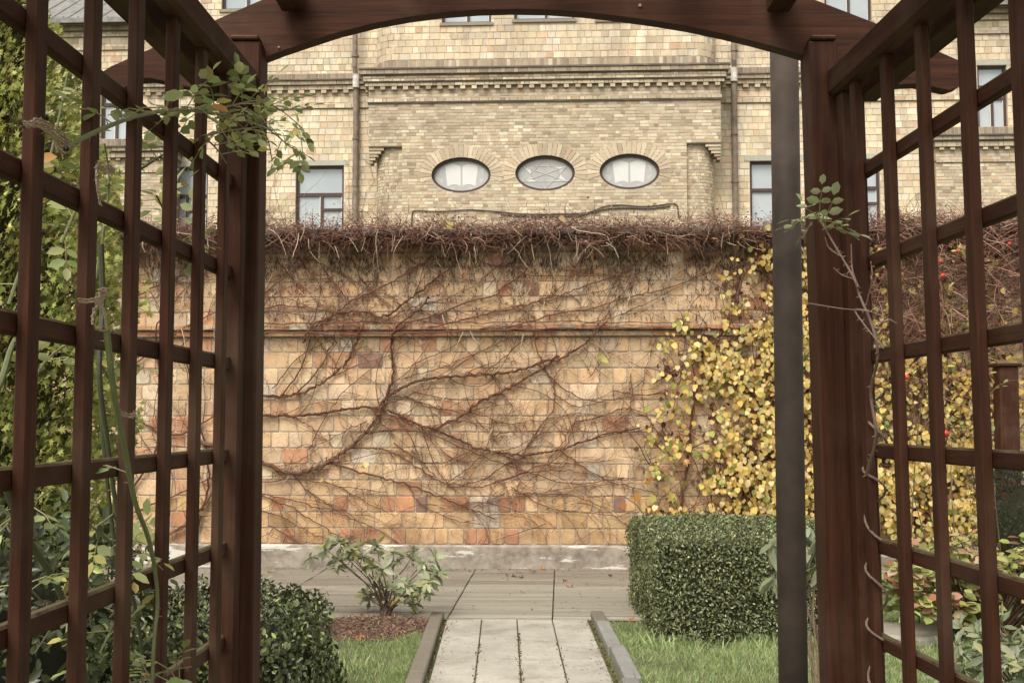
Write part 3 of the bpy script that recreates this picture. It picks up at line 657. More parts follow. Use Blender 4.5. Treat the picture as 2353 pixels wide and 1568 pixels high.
# oval windows
def oval(k, e, art):
    cx, cz, ea, eb = e; y = -BAY_O + .12; n = 56
    f = MB(); prof = [(1.0, -.0), (1.0, -.05), (.90, -.05), (.90, .02)]
    for i in range(n):
        t0, t1 = 2 * math.pi * i / n, 2 * math.pi * (i + 1) / n
        for a in range(3):
            (m0, d0), (m1, d1) = prof[a], prof[a + 1]
            sc0x, sc0z = ea - (1 - m0) * .55, eb - (1 - m0) * .55; sc1x, sc1z = ea - (1 - m1) * .55, eb - (1 - m1) * .55
            f.face([(cx + sc0x * math.cos(t0), y + d0, cz + sc0z * math.sin(t0)), (cx + sc0x * math.cos(t1), y + d0, cz + sc0z * math.sin(t1)), (cx + sc1x * math.cos(t1), y + d1, cz + sc1z * math.sin(t1)), (cx + sc1x * math.cos(t0), y + d1, cz + sc1z * math.sin(t0))], (.1, .1, .1))
    w = f.build('oval_window', M_FRAME, bld)
    g = MB(); g.face([(cx + (ea - .03) * math.cos(2 * math.pi * i / n), y, cz + (eb - .03) * math.sin(2 * math.pi * i / n)) for i in range(n)], (.3, .3, .3)); g.build('pane', M_FROST, w, fix=False)
    ph = MB(); yy = y - .004
    def poly(pts, m=ph, d=0): m.face([(cx + ea * a, yy - d, cz + eb * b) for a, b in pts], (.5, .5, .5))
    if art == 'book':
        for sg in (-1, 1):
            top = [(sg * x, .52 + .16 * math.sin((x / .56) * math.pi * .95)) for x in (0.03, .1, .2, .3, .4, .5, .56)]
            bot = [(sg * x, -.60 - .0 + .12 * math.sin((x / .48) * math.pi)) for x in (.48, .38, .28, .18, .08, .03)]
            poly(top + bot)
        pa = MB()
        for sg in (-1, 1):
            for t in ((.62, .45, .78, .35, .72, -.05), (.6, -.2, .8, -.1, .66, -.5), (.2, -.66, .45, -.62, .3, -.85)):
                pa = MB(); poly([(sg * t[0], t[1]), (sg * t[2], t[3]), (sg * t[4], t[5])], pa); pa.build('pale_glass_facet', M_ETCH2, w, fix=False)
        ph.build('white_book_emblem', M_ETCH, w, fix=False)
    else:
        pa = MB(); ln = MB()
        for i in range(6):
            t = math.pi / 6 + i * math.pi / 3; t1, t2 = t - math.pi / 6, t + math.pi / 6
            tip = (.88 * math.cos(t), .88 * math.sin(t))
            if i not in (1, 4):
                mids = (.5 * math.cos(t1), .5 * math.sin(t1)), (.5 * math.cos(t2), .5 * math.sin(t2)), (.55 * math.cos(t), .55 * math.sin(t))
                pa = MB(); poly([mids[0], tip, mids[2]], pa); pa.build('pale_glass_facet', M_ETCH2, w, fix=False); ph = MB(); poly([mids[1], mids[2], tip], ph); ph.build('white_glass_facet', M_ETCH, w, fix=False)
            a = Vector((cx, yy - .004, cz)); b = Vector((cx + ea * tip[0], yy - .004, cz + eb * tip[1])); ln.tube([a, b], .005, n=4)
        for base in (0, math.pi):
            P3 = [(.86 * math.cos(math.pi / 6 + base + j * 2 * math.pi / 3), .86 * math.sin(math.pi / 6 + base + j * 2 * math.pi / 3)) for j in range(4)]
            for j in range(3): ln.tube([(cx + ea * P3[j][0], yy - .004, cz + eb * P3[j][1]), (cx + ea * P3[j + 1][0], yy - .004, cz + eb * P3[j + 1][1])], .004, n=4)
        ln.build('star_lines', M_WHITE, w)
    return w
for k, (e, art) in enumerate(zip(ells, ('book', 'star', 'book'))):
    w = oval(k, e, art); w['label'] = ['left oval window with a white open book design', 'middle oval window with a six pointed star design', 'right oval window with a white open book design'][k]
# downpipes
for U, Ub, jt in ((816, 812, 185), (1688, 1694, 170)):
    p = MB(); s, _ = bl(U, 300, .2); zj = bl(U, jt, .2)[1]
    p.tube([(s, -.12, 2.5), (s, -.12, zj - .25), (s + .01, -.14, zj)], .068, n=14); p.tube([(s, -.14, zj + .02), (s - .01, -.26, zj + .3), (s - .01, -.26, ZTOP)], .06, n=14)
    for z in (4.2, 5.9, 6.9, 8.0, 9.9, 10.8, 12): p.tube([(s, -.12 if z < zj else -.26, z), (s, -.12 if z < zj else -.26, z + .04)], .085, n=14, cap=True)
    d = p.build('downpipe', M_DPIPE, bld, smooth=False)
    j = MB(); j.tube([(s, -.15, zj - .16), (s, -.17, zj + .12), (s, -.19, zj + .17)], .082, .075, n=14, cap=True); j.build('pipe_joint', M_JOINT, d)
# cable on the bay
cbm = MB()
for dy, tr in ((0, [(945, 520), (947, 492), (955, 484), (1010, 486), (1080, 482), (1150, 487), (1205, 492), (1290, 492), (1350, 488), (1390, 474), (1430, 471), (1480, 475), (1530, 469), (1548, 468), (1556, 474), (1559, 500)]), (3, [(1150, 490), (1240, 496), (1330, 492), (1390, 478), (1440, 475), (1490, 477), (1540, 471)])):
    pts = []
    for U, V in tr: s, z = bl(U, V + dy, BAY_O + .03); pts.append((s, -BAY_O - .03, z))
    cbm.tube(crom(pts, 4), .014, n=6)
cbm.build('cable', M_CABLE, bld)
# wings with lower roofs
for side in (-1, 1):
    e0, e1 = (-16.5, BL[0]) if side < 0 else (BL[1], 15.5)
    if side < 0: ze = bl(250, 57)[1]; wr = [rect(232, 295, 196, 327)]; sU = 500
    else: ze = bl(2300, 17)[1]; wr = [rect(2245, 2312, 150, 299)]
    for q in (-1, 1): 
        a = wr[0]; wr.append((a[0] + q * 1.9, a[1] + q * 1.9, a[2], a[3]))
    wr = wr[:1] + [w_ for w_ in wr[1:] if w_[0] > e0 + .2 and w_[1] < e1 - .2]
    w = MB(); masonry(w, e0, e1, 3.0, ze, .152, (.23, .15, .15, .24, .16), blk, MORTB, openings=wr, o=-.02, joint=.013, proud=.010, jit=.004)
    w.box(e0, e1, .27, .5, 0, ze - .01, MORTB); w.box(e0, e1, .02, .27, 0, 3.0, MORTB); w.build('wing_wall', M_BB, bld)
    for rc in wr: window(rc, -.02)
    c = MB()
    cap(c, e0, e1, .22, ze - .05, ze); layer(c, e0, e1, .10, ze - .16, ze - .052, 1, capc)
    layer(c, e0, e1, .04, ze - .30, ze - .235, 1, sml); layer(c, e0, e1, .03, ze - .62, ze - .54, 1, sml)
    c.build('wing_cornice', M_BB, bld)
    rf = MB(); rf.face([(e0 - .2, -.35, ze + .02), (e1, -.35, ze + .02), (e1, 5, ze + 3.3), (e0 - .2, 5, ze + 3.3)], (.2, .2, .2)); rf.box(e0 - .2, e1, -.38, -.33, ze - .06, ze + .05)
    x = e0
    while x < e1: rf.box(x, x + .03, -.34, -.30, ze + .05, ze + .10); x += .35
    for k in range(int((e1 - e0) / .4)):
        x = e0 + k * .4; rf.face([(x, -.34, ze + .045), (x + .04, -.34, ze + .045), (x + .04, 5, ze + 3.33), (x, 5, ze + 3.33)], (.2, .2, .2))
    rf.build('roof', M_ROOF, bld)
    # low annex in small brick
    if side < 0: a0, a1 = -14.5, bl(398, 400, .5)[0]; za = bl(330, 338, .5)[1]
    else: a0, a1 = bl(2150, 400, .5)[0], 14.5; za = bl(2250, 312, .5)[1]
    an = MB(); aw = rect(222, 287, 507, 600, .5) if side < 0 else rect(2252, 2316, 485, 590, .5)
    masonry(an, a0, a1, 3.0, za - .1, .0745, (.2, .1, .2), sml, (.45, .39, .295), openings=[aw], o=.5, joint=.010, proud=.006)
    an.box(a0, a1, -.25, .0, 0, za - .11, (.3, .25, .2)); an.face([(a0, -.5, 3.0), (a0, 0, 3.0), (a0, 0, za - .1), (a0, -.5, za - .1)], (.4, .33, .22)); an.face([(a1, -.5, 3.0), (a1, 0, 3.0), (a1, 0, za - .1), (a1, -.5, za - .1)], (.4, .33, .22))
    masonry(an, a0, a1, za + .002, za + .22, .22, (.09, .09), dkc, MORTB, o=.42, joint=.012, proud=.01); an.box(a0, a1, -.418, 0, za + .003, za + .219, MORTB)
    an.build('annex_wall', M_BB, bld); window(aw, .5, lintel=False)
    ac = MB(); cap(ac, a0 - .1, a1 + .1, .70, za - .03, za); layer(ac, a0 - .07, a1 + .07, .66, za - .12, za - .032, 1, capc); cap(ac, a0 - .06, a1 + .06, .64, za - .14, za - .122)
    layer(ac, a0 - .04, a1 + .04, .60, za - .26, za - .142, 1, sml); dentils(ac, a0, a1, .585, za - .32, za - .261, .10, .13); layer(ac, a0, a1, .53, za - .60, za - .54, 1, sml)
    ac.build('annex_cornice', M_BB, bld)
rt = MB(); rt.box(BL[0] - .1, BL[1] + .1, -.3, 8, ZTOP, ZTOP + .15); rt.box(BL[0], BL[1], .5, 8, 0, ZTOP - .02); rt.build('roof', M_ROOF, bld)

# thin vines on the building
bv = empty('bare_vine', 'very thin bare vine climbing the yellow building beside the left downpipe', 'vine'); BD.put(bv); m = MB()
for k in range(46):
    U0 = rnd.choice([rnd.uniform(600, 690), rnd.uniform(790, 845), rnd.uniform(850, 915), rnd.uniform(330, 400)]); o_ = .03 if U0 < 846 else BAY_O - .06
    s0, z0 = bl(U0, 545, o_); a = math.pi / 2 + rnd.gauss(0, .12); pts = []; n_ = rnd.randint(8, 26)
    for i in range(n_): pts.append((s0, -o_ - .012, z0)); a += rnd.gauss(0, .28); a = min(max(a, .7), 2.4); s0 += math.cos(a) * .09; z0 += math.sin(a) * .09
    m.tube(pts, .007, .003, n=4, col=jc0((.30, .21, .14)))
m.build('twigs', M_BARK, bv, fix=False)

# ------------------------------------------------------------------ arbour
arb = empty('garden_arbour', 'dark brown wooden arbour with trellis sides framing the view', 'arbour', (0, 2.8, 0))
AO = Vector((0, 2.8, 0))
GV = (55, 55, 3.0); GX = (3.0, 55, 55); GY = (55, 3.0, 55)     # grain stretch along z, x, y
def ap(mb, name, parent): return mb.build(name, M_WOOD, parent)
def sh(mb):
    mb.v = [(p[0] - AO.x, p[1] - AO.y, p[2] - AO.z) for p in mb.v]; return mb
def panel(side):
    if side < 0: x_at = lambda Y: -.683 + .0227 * Y; zs = [2.616, 2.43, 2.236, 2.033, 1.835, 1.63, 1.43, 1.23]; h0 = 1.44
    else: x_at = lambda Y: .873 - .0352 * Y; zs = [2.67, 2.47, 2.275, 2.075, 1.876, 1.675, 1.475, 1.275]; h0 = 1.452
    sg = side; sl = .0227 if side < 0 else -.0352
    par = empty('trellis_panel', None, None); par.parent = arb
    par['label'] = 'left trellis side panel of the arbour' if side < 0 else 'right trellis side panel of the arbour'
    Ya, Yb = 1.05, 2.78
    def shear(mb): # follow the panel's own line
        kx, k0, zz0 = (.004, .006, 1.3) if side < 0 else (-.0175, -.006, 1.1)   # each side leans a little
        mb.v = [(p[0] + x_at(p[1]) + k0 + kx * (p[2] - zz0), p[1], p[2]) for p in mb.v]; return sh(mb)
    def xs(a, b): return (min(sg * a, sg * b), max(sg * a, sg * b))
    for y in zs:
        m = MB(); x0, x1 = xs(-.002, .016); w = .017 * rnd.uniform(.93, 1.05)
        m.bevbox(x0, x1, y - w, y + w, .06, 2.25, .0022, GV); shear(m); ap(m, 'vertical_slat', par)
    k = -7
    while h0 + k * .205 < 2.2:
        z1 = h0 + k * .205
        if z1 > .1:
            m = MB(); x0, x1 = xs(.0165, .036); m.bevbox(x0, x1, Ya, Yb - .03, z1 - .032, z1, .004, GY); shear(m); ap(m, 'horizontal_slat', par)
        k += 1
    for y0, y1 in ((Ya - .04, Ya), (Yb - .045, Yb + .0)):
        m = MB(); x0, x1 = xs(-.004, .048); m.bevbox(x0, x1, y0, y1, .05, 2.245, .003, GV); shear(m); ap(m, 'stile', par)
    m = MB(); x0, x1 = xs(-.02, .022); m.bevbox(x0, x1, Ya - .05, Yb + .012, 2.246, 2.312, .009, GY); shear(m); ap(m, 'top_rail', par)
    m = MB(); x0, x1 = xs(.040, .095); m.bevbox(x0, x1, Ya - .05, Yb + .012, 2.235, 2.295, .004, GY); shear(m); ap(m, 'outer_rail', par)
panel(-1); panel(1)
for name, x0, x1, y0, y1 in (('a', -.656, -.584, 2.795, 2.885), ('b', .712, .778, 2.795, 2.885), ('c', -.75, -.665, .90, .99), ('d', .84, .925, .90, .99)):
    m = MB(); m.bevbox(x0, x1, y0, y1, .0, 2.38, .004, GV)
    if name == 'b': m.v = [(p[0] - .0155 * (p[2] - .9), p[1], p[2]) for p in m.v]
    sh(m); ap(m, 'post', arb)
for x0, x1 in ((-.676, -.6565), (.7785, .815)):
    m = MB(); m.bevbox(x0, x1, 2.825, 2.87, .0, 2.30, .004, GV)
    if x0 > 0: m.v = [(p[0] - .0155 * (p[2] - .9), p[1], p[2]) for p in m.v]
    sh(m); ap(m, 'jamb', arb)
def archbeam(yf, th=.045):
    """plank cut to an arch with scrolled ends"""
    XC = (-.575 + .675) / 2
    def wx(U): return (U - CW / 2) / F * 2.86
    top = [(240, 172), (262, 158), (285, 148), (400, 97), (520, 44), (640, -8), (760, -52), (900, -90), (1040, -112), (1200, -120), (1360, -112), (1500, -92), (1640, -60), (1760, -24), (1870, 8), (2000, 58), (2120, 112), (2212, 152), (2222, 165)]
    bot = [(2212, 188), (2195, 205), (2172, 212), (2140, 205), (2100, 197), (2050, 200), (2000, 212), (1960, 222), (1900, 150), (1850, 135), (1800, 120), (1730, 101), (1660, 84), (1580, 67), (1500, 54), (1420, 43), (1340, 34), (1260, 28.5), (1180, 27), (1100, 29), (1020, 35), (940, 45), (860, 60), (780, 80), (700, 106), (650, 123), (611, 138), (560, 160), (500, 222), (440, 205), (390, 193), (350, 184), (320, 186), (295, 205), (275, 212), (255, 203)]
    out = []
    for U, V in top + bot:
        p = W(U, V, 2.86); out.append((p.x, p.z))
    m = MB(); n = len(out); c = GX
    # strips between matched top/bottom by x for clean faces
    m.v = [(x, yf, z) for x, z in out] + [(x, yf + th, z) for x, z in out]; m.c = [c] * (2 * n)
    m.f = [tuple(range(n)), tuple(range(2 * n - 1, n - 1, -1))] + [(i, n + i, n + (i + 1) % n, (i + 1) % n) for i in range(n)]
    return sh(m)
ap(archbeam(2.84), 'arched_beam', arb); ap(archbeam(.80), 'arched_beam', arb)
# the post head is lapped over the beam
for x0, x1 in ((-.653, -.588), (.694, .752)):
    m = MB(); m.bevbox(x0, x1, 2.788, 2.838, 2.381, 2.392, .003, GV); sh(m); ap(m, 'post_head', arb)
for x, zz in ((-.515, 2.458), (-.24, 2.62), (.07, 2.65), (.37, 2.60), (.625, 2.456)):
    m = MB(); m.bevbox(x - .027, x + .027, .62, 2.825, zz, zz + .07, .004, GY); sh(m); ap(m, 'rafter', arb)
# knot and screw heads on the arch beam
for U, V, r_ in ((1470, 12, .004), (640, 108, .0025)):
    m = MB(); p = W(U, V, 2.835); m.tube([(p.x, 2.836, p.z), (p.x, 2.841, p.z)], r_, n=10, cap=True); sh(m); m.build('screw_head', M_DPIPE, arb)

# round steel post behind
p0 = W(1816, 1568, 3.3); p1 = W(1807, 140, 3.3); xm = (p0.x + p1.x) / 2
sp = empty('steel_post', 'round dark grey metal post standing just behind the right side of the arbour', 'post', (xm, 3.3, 0))
m = MB(); m.tube([(0, 0, 0), (0, 0, 1.4), (0, 0, 2.72)], .0385, n=40, cap=True); m.build('tube', M_PIPE, sp, smooth=True)
m = MB(); m.tube([(0, 0, .0), (0, 0, .012)], .09, n=32, cap=True); m.build('base_plate', M_PIPE, sp)

# ------------------------------------------------------------------ bare creeper on the garden wall
def surf_o(z):
    if 2.34 < z < 2.50: return .10
    if z > 3.21: return .15
    return .018
def gp(U, V, off=.0):
    s, z = GW.L(U, V, .03); return [s, -(surf_o(z) + off), z]
def c5(P): return [(588 + x * .497, 470 + y * .497) for x, y in P]
MAINS = [
 (.017, [(-60, 880), (130, 884), (240, 858), (330, 805), (410, 740), (460, 650), (490, 560)]),
 (.010, [(120, 884), (200, 770), (245, 650), (270, 540), (290, 440)]),
 (.010, [(190, 870), (290, 760), (350, 650), (390, 560)]),
 (.016, [(-200, 940), (-60, 965), (150, 975), (300, 965), (400, 945), (520, 935), (600, 950), (680, 980), (760, 1020), (830, 1040), (930, 1080), (1020, 1120), (1150, 1150), (1260, 1155), (1400, 1130), (1500, 1100), (1620, 1060), (1780, 1030)]),
 (.027, [(-250, 1100), (-60, 1140), (80, 1210), (170, 1238), (260, 1220), (350, 1180), (430, 1120), (500, 1060), (550, 1000), (578, 940), (610, 885), (660, 858), (730, 820), (830, 800), (930, 790), (1050, 785), (1200, 768), (1300, 735), (1400, 700)]),
 (.017, [(578, 940), (618, 850), (636, 750), (625, 640), (660, 560), (740, 500), (800, 430)]),
 (.017, [(810, 1042), (900, 1005), (980, 950), (1070, 895), (1170, 845), (1260, 795), (1350, 740), (1450, 690), (1520, 640), (1570, 590), (1620, 540)]),
 (.013, [(340, 1188), (500, 1240), (620, 1270), (760, 1310), (880, 1360), (980, 1400), (1100, 1450)]),
 (.010, [(430, 1122), (580, 1130), (700, 1180), (820, 1260), (900, 1290), (1050, 1270), (1150, 1200), (1250, 1160)]),
 (.014, [(220, 640), (270, 560), (370, 500), (450, 440), (540, 400), (640, 350), (740, 290), (800, 250), (830, 180)]),
 (.016, [(300, 560), (370, 505), (480, 495), (590, 517), (680, 460), (760, 400), (850, 330), (910, 280), (950, 220)]),
 (.012, [(650, 590), (720, 545), (850, 500), (980, 450), (1100, 420), (1160, 370), (1250, 300), (1300, 200)]),
 (.011, [(800, 570), (930, 540), (1100, 500), (1300, 450), (1450, 400), (1600, 350), (1700, 300), (1800, 240), (1840, 180)]),
 (.010, [(1000, 580), (1200, 560), (1400, 500), (1550, 480), (1700, 430), (1850, 400), (2050, 330), (2150, 280)]),
 (.010, [(1230, 1155), (1300, 1040), (1370, 950), (1378, 860), (1340, 760), (1290, 640), (1310, 590)]),
 (.007, [(870, 1290), (1000, 1200), (1080, 1090), (1100, 960)]), (.008, [(1060, 1300), (1250, 1230), (1400, 1160), (1480, 1000)]),
 (.009, [(500, 1060), (650, 1040), (800, 1060), (950, 1120), (1100, 1180), (1300, 1250), (1480, 1290), (1700, 1260)]),
 (.009, [(-100, 1310), (0, 1335), (150, 1390), (280, 1470), (400, 1540), (500, 1590)]), (.008, [(1200, 1330), (1290, 1335), (1450, 1340), (1600, 1400), (1760, 1520)]),
 (.008, [(170, 1238), (230, 1310), (300, 1360), (420, 1440), (560, 1500), (700, 1590)]),
 (.011, [(-100, 600), (100, 592), (400, 602), (800, 592), (1100, 582), (1500, 575), (2100, 570)]), (.009, [(-100, 548), (300, 552), (700, 540), (1000, 548), (1400, 545), (2000, 548)]),
 (.010, [(-150, 520), (100, 470), (260, 480), (370, 500)]), (.009, [(-50, 480), (180, 300), (260, 260), (500, 380), (640, 480)]), (.009, [(640, 1100), (760, 1180), (870, 1190), (1000, 1130)]),
 (.007, [(1130, 290), (1180, 270), (1240, 320), (1400, 330), (1600, 330)]), (.008, [(1300, 735), (1420, 850), (1560, 910), (1700, 890), (1900, 870)]), (.007, [(680, 880), (820, 940), (1000, 960), (1150, 1010)]),
 (.008, [(1480, 1000), (1600, 980), (1700, 940), (1800, 960)]), (.007, [(250, 1130), (310, 1000), (420, 850), (560, 740)]),
 (.010, [(-180, 640), (-100, 620), (0, 660), (60, 590)]), (.008, [(1400, 1130), (1560, 1240), (1720, 1300), (1850, 1330)]),
 (.007, [(700, 1590), (900, 1610), (1100, 1640), (1300, 1700)]), (.008, [(60, 1480), (200, 1560), (330, 1630), (400, 1690)]),
]
SECOND = [[(0, 1330), (150, 1360), (300, 1400), (420, 1410)], [(-40, 1285), (200, 1270), (400, 1300), (600, 1330)], [(170, 1238), (350, 1290), (520, 1380), (640, 1440)], [(720, 740), (900, 660), (1000, 600)], [(690, 800), (830, 760), (940, 720), (1100, 650), (1200, 600)],
 [(1050, 785), (1150, 700), (1250, 620), (1290, 600)], [(640, 880), (760, 910), (900, 950), (1020, 960)], [(720, 860), (860, 890), (1010, 900)], [(940, 1000), (1100, 1010), (1300, 1000), (1500, 960), (1640, 1000)], [(1090, 1070), (1200, 1050), (1400, 1050), (1560, 1050)],
 [(850, 1130), (960, 1190), (1080, 1150)], [(880, 1300), (1050, 1300), (1250, 1240), (1450, 1230), (1620, 1260), (1760, 1260)], [(900, 1390), (1080, 1370), (1250, 1340), (1500, 1300), (1720, 1290)], [(1060, 1130), (1250, 1190), (1450, 1190), (1700, 1180)],
 [(1290, 1260), (1400, 1120), (1460, 1020), (1480, 980)], [(1000, 1400), (1150, 1330), (1300, 1250)], [(80, 850), (200, 700), (320, 640), (420, 600)], [(330, 800), (480, 740), (600, 700), (700, 640)], [(-40, 480), (150, 500), (300, 520), (480, 540)], [(-40, 420), (120, 430), (250, 470)],
 [(560, 560), (700, 480), (850, 440), (1000, 380), (1100, 300)], [(900, 550), (1000, 520), (1150, 480), (1350, 440), (1600, 400), (1700, 360)], [(1420, 300), (1560, 320), (1700, 330), (1850, 290), (2000, 260)], [(1500, 560), (1650, 520), (1850, 430), (2000, 350), (2080, 300)],
 [(100, 250), (160, 330), (240, 400), (300, 480)], [(440, 240), (480, 330), (540, 400), (620, 480)], [(1160, 230), (1110, 330), (1060, 400)], [(1650, 860), (1800, 880), (1950, 850)], [(1540, 800), (1600, 720), (1680, 640)], [(1730, 780), (1740, 900), (1700, 1000)], [(1850, 620), (1800, 750), (1780, 900)],
 [(520, 1000), (440, 1030), (330, 1090), (240, 1120)], [(150, 975), (230, 1010), (300, 1060)], [(1120, 860), (1180, 930), (1150, 1000)], [(1370, 870), (1480, 930), (1600, 910)], [(560, 960), (590, 1020), (640, 1080)], [(1180, 1300), (1330, 1390), (1500, 1420), (1700, 1440)], [(700, 1290), (760, 1380), (900, 1450), (1050, 1480)], [(300, 560), (420, 530), (560, 545), (700, 560)], [(830, 1260), (780, 1200), (760, 1120)],
 [(-40, 1400), (120, 1440), (260, 1520), (380, 1560)], [(1330, 450), (1400, 390), (1450, 330), (1500, 250)], [(1620, 480), (1700, 400), (1760, 330), (1790, 250)], [(420, 440), (380, 380), (330, 330), (310, 260)]]
LEFT_MAINS = [  # left part, seen through the trellis (full-picture coordinates)
 (.020, [(230, 1210), (340, 1240), (430, 1200), (500, 1110), (520, 1010)]), (.014, [(430, 1260), (470, 1160), (480, 1060), (450, 940), (430, 820)]), (.012, [(300, 1130), (360, 1030), (380, 900), (360, 800), (390, 680), (430, 600)]),
 (.012, [(310, 960), (400, 1000), (520, 940)]), (.010, [(250, 900), (330, 820), (420, 760), (520, 700)]), (.010, [(240, 760), (320, 680), (400, 640), (500, 600)]), (.010, [(300, 1180), (420, 1130), (560, 1060)]), (.012, [(180, 1060), (260, 1180), (380, 1290)]),
]
RIGHT_MAINS = [(.013, [(1560, 1180), (1580, 1060), (1600, 900), (1660, 760), (1700, 640), (1720, 570)]), (.013, [(1700, 1190), (1720, 1000), (1760, 820), (1820, 660), (1900, 560)]), (.012, [(1900, 1200), (1930, 1000), (1960, 800), (2050, 640)]),
 (.012, [(2100, 1200), (2110, 1000), (2150, 800), (2200, 620)]), (.010, [(1500, 880), (1640, 800), (1800, 740)]), (.010, [(2240, 1200), (2270, 950), (2300, 700), (2380, 560)]), (.010, [(1640, 1100), (1800, 1040), (2000, 960)])]
crp = empty('bare_creeper', 'leafless brown creeper spreading over the block wall with a twiggy tangle on its top', 'creeper'); GW.put(crp)
STEMC = [(.15, .068, .043), (.115, .050, .033), (.20, .115, .076)]
def jc(c, k=.18): q = rnd.gauss(1, k); return tuple(max(.01, v * q) for v in c)
stems, twigs = MB(), MB()
def wallpt(s, z, off): return Vector((s, -(surf_o(z) + off), z))
def grow(p, ang, length, r, depth, mb, curl):
    """p=(s,z); a wandering shoot held to the wall; returns nothing"""
    n = max(3, int(length / .07)); st = length / n; s, z = p; pts = [wallpt(s, z, .008 + r)]; a = ang; c = rnd.gauss(0, curl); path = [(s, z, a)]
    for i in range(n):
        a += c * st + rnd.gauss(0, .10); s += math.cos(a) * st; z += math.sin(a) * st
        if z < .1 or z > 3.42: break
        pts.append(wallpt(s, z, .008 + r + rnd.uniform(0, .012))); path.append((s, z, a))
    if len(pts) < 3: return
    mb.tube(pts, r, r * .45, n=4 if r > .004 else 3, col=jc(rnd.choice(STEMC)))
    if depth > 0:
        for (s, z, a) in path[1:]:
            if rnd.random() < (.24 if depth > 1 else .42):
                k = rnd.choice((-1, 1)); grow((s, z), a + k * rnd.uniform(.35, 1.1), min(.45, length * rnd.uniform(.15, .42)), r * .6, depth - 1, twigs, 3.5)
def mainstem(r, pts, kids=1.0):
    P = [Vector(gp(U, V)) for U, V in pts]; Q = crom(P, 7); out = []
    for i, q in enumerate(Q):
        out.append(Vector((q.x + rnd.gauss(0, .006), -(surf_o(q.z) + r + .006 + rnd.uniform(0, .012)), q.z + rnd.gauss(0, .006))))
    stems.tube(out, r, r * .55, n=7, col=jc(STEMC[2] if r > .015 else STEMC[0], .1))
    if r > .012:
        off = [Vector((q.x + rnd.gauss(0, .012), q.y - .012, q.z + rnd.gauss(0, .015))) for q in out]; stems.tube(off, r * .4, r * .25, n=5, col=jc(STEMC[1]))
    L_ = 0
    for i in range(1, len(out) - 1):
        d = out[i + 1] - out[i]; 
        if rnd.random() < .11 * kids:
            a = math.atan2(d.z, d.x); k = rnd.choice((-1, 1, 1)); grow((out[i].x, out[i].z), a + k * rnd.uniform(.2, .85), rnd.uniform(.35, 1.3), max(.003, min(.0045, r * .4)), 2, stems, 1.1)
        if rnd.random() < .34 * kids:
            a = math.atan2(d.z, d.x); grow((out[i].x, out[i].z), a + rnd.choice((-1, 1)) * rnd.uniform(.4, 1.4), rnd.uniform(.08, .3), .0038, 1, twigs, 3)
for r_, P in MAINS: mainstem(r_ * .82, c5(P), .85)
for P in SECOND: mainstem(rnd.uniform(.0042, .0062), c5(P), .8)
for r_, P in LEFT_MAINS: mainstem(r_, P, 1.3)
for r_, P in RIGHT_MAINS: mainstem(r_, P, .7)
# upper frieze is denser with shoots that hang from the tangle
for k in range(70):
    s = rnd.uniform(-4.4, 5.2); grow((s, rnd.uniform(3.0, 3.35)), -math.pi / 2 + rnd.gauss(0, .7), rnd.uniform(.2, .7), .004, 1, twigs, 2)
for k in range(20):
    s = rnd.uniform(-4.4, 5.2); grow((s, rnd.uniform(2.4, 2.9)), rnd.uniform(.1, 1.5), rnd.uniform(.3, .8), .004, 2, twigs, 1.5)
for k in range(2600):
    s = rnd.uniform(-4.6, 3.2); z = rnd.uniform(.35, 3.3)
    if math.sin(s * 2.7 + z * 3) + math.sin(z * 4.1 - s * 1.9) + rnd.gauss(0, .8) > .1: grow((s, z), rnd.uniform(-2.6, 2.6), rnd.uniform(.04, .15), .0024, 1, twigs, 6)
for k in range(14):
    s = rnd.uniform(-4.0, 2.2); grow((s, rnd.uniform(.25, .7)), rnd.gauss(.3, .5) + (math.pi if rnd.random() < .4 else 0), rnd.uniform(.3, 1.0), .004, 2, twigs, 1.5)
stems.build('main_stems', M_BARK, crp, fix=False)
twigs.build('fine_twigs', M_BARK, crp, fix=False)
# dark holdfast roots and grime clinging to the blocks
N = 17000; s = NR.uniform(-5, 5.5, N); z = 3.3 - np.abs(NR.normal(0, .17, N)); z[: N // 4] = 2.55 + NR.uniform(0, .6, N // 4); clump = np.sin(s * 7) + np.sin(s * 17 + 1) + NR.normal(0, .8, N); keep = clump > -.3
s, z = s[keep], z[keep]; N = len(s)
pos = np.stack([s, -np.array([surf_o(q) for q in z]) - .006, z], 1); ax = np.stack([NR.normal(0, .45, N), np.zeros(N), -np.ones(N)], 1)
scatter('holdfast_roots', SMALL, pos, ax, np.tile([0, -1.0, 0], (N, 1)) + NR.normal(0, .15, (N, 3)), NR.uniform(.015, .07, N), pal(N, [(.055, .035, .025), (.09, .06, .04), (.04, .03, .022)]), M_BARK, crp, wid=.22)
# tiny dark berry stalks and buds over the whole wall
N = 5200; s = NR.uniform(-5, 3.2, N); z = NR.uniform(.4, 3.2, N)
keep = (np.sin(s * 3.1 + z * 2) + np.sin(z * 5 - s * 2.3) + NR.normal(0, .7, N)) > -.2; s, z = s[keep], z[keep]; N = len(s)
pos = np.stack([s, -np.array([surf_o(q) for q in z]) - NR.uniform(.008, .03, N), z], 1)
scatter('dried_buds', SMALL, pos, rdir(N), NR.normal(0, .5, (N, 3)) + np.array([0, -1, 0]), NR.uniform(.008, .022, N), pal(N, [(.09, .045, .03), (.14, .065, .045), (.05, .03, .025)]), M_BARK, crp, wid=.8)
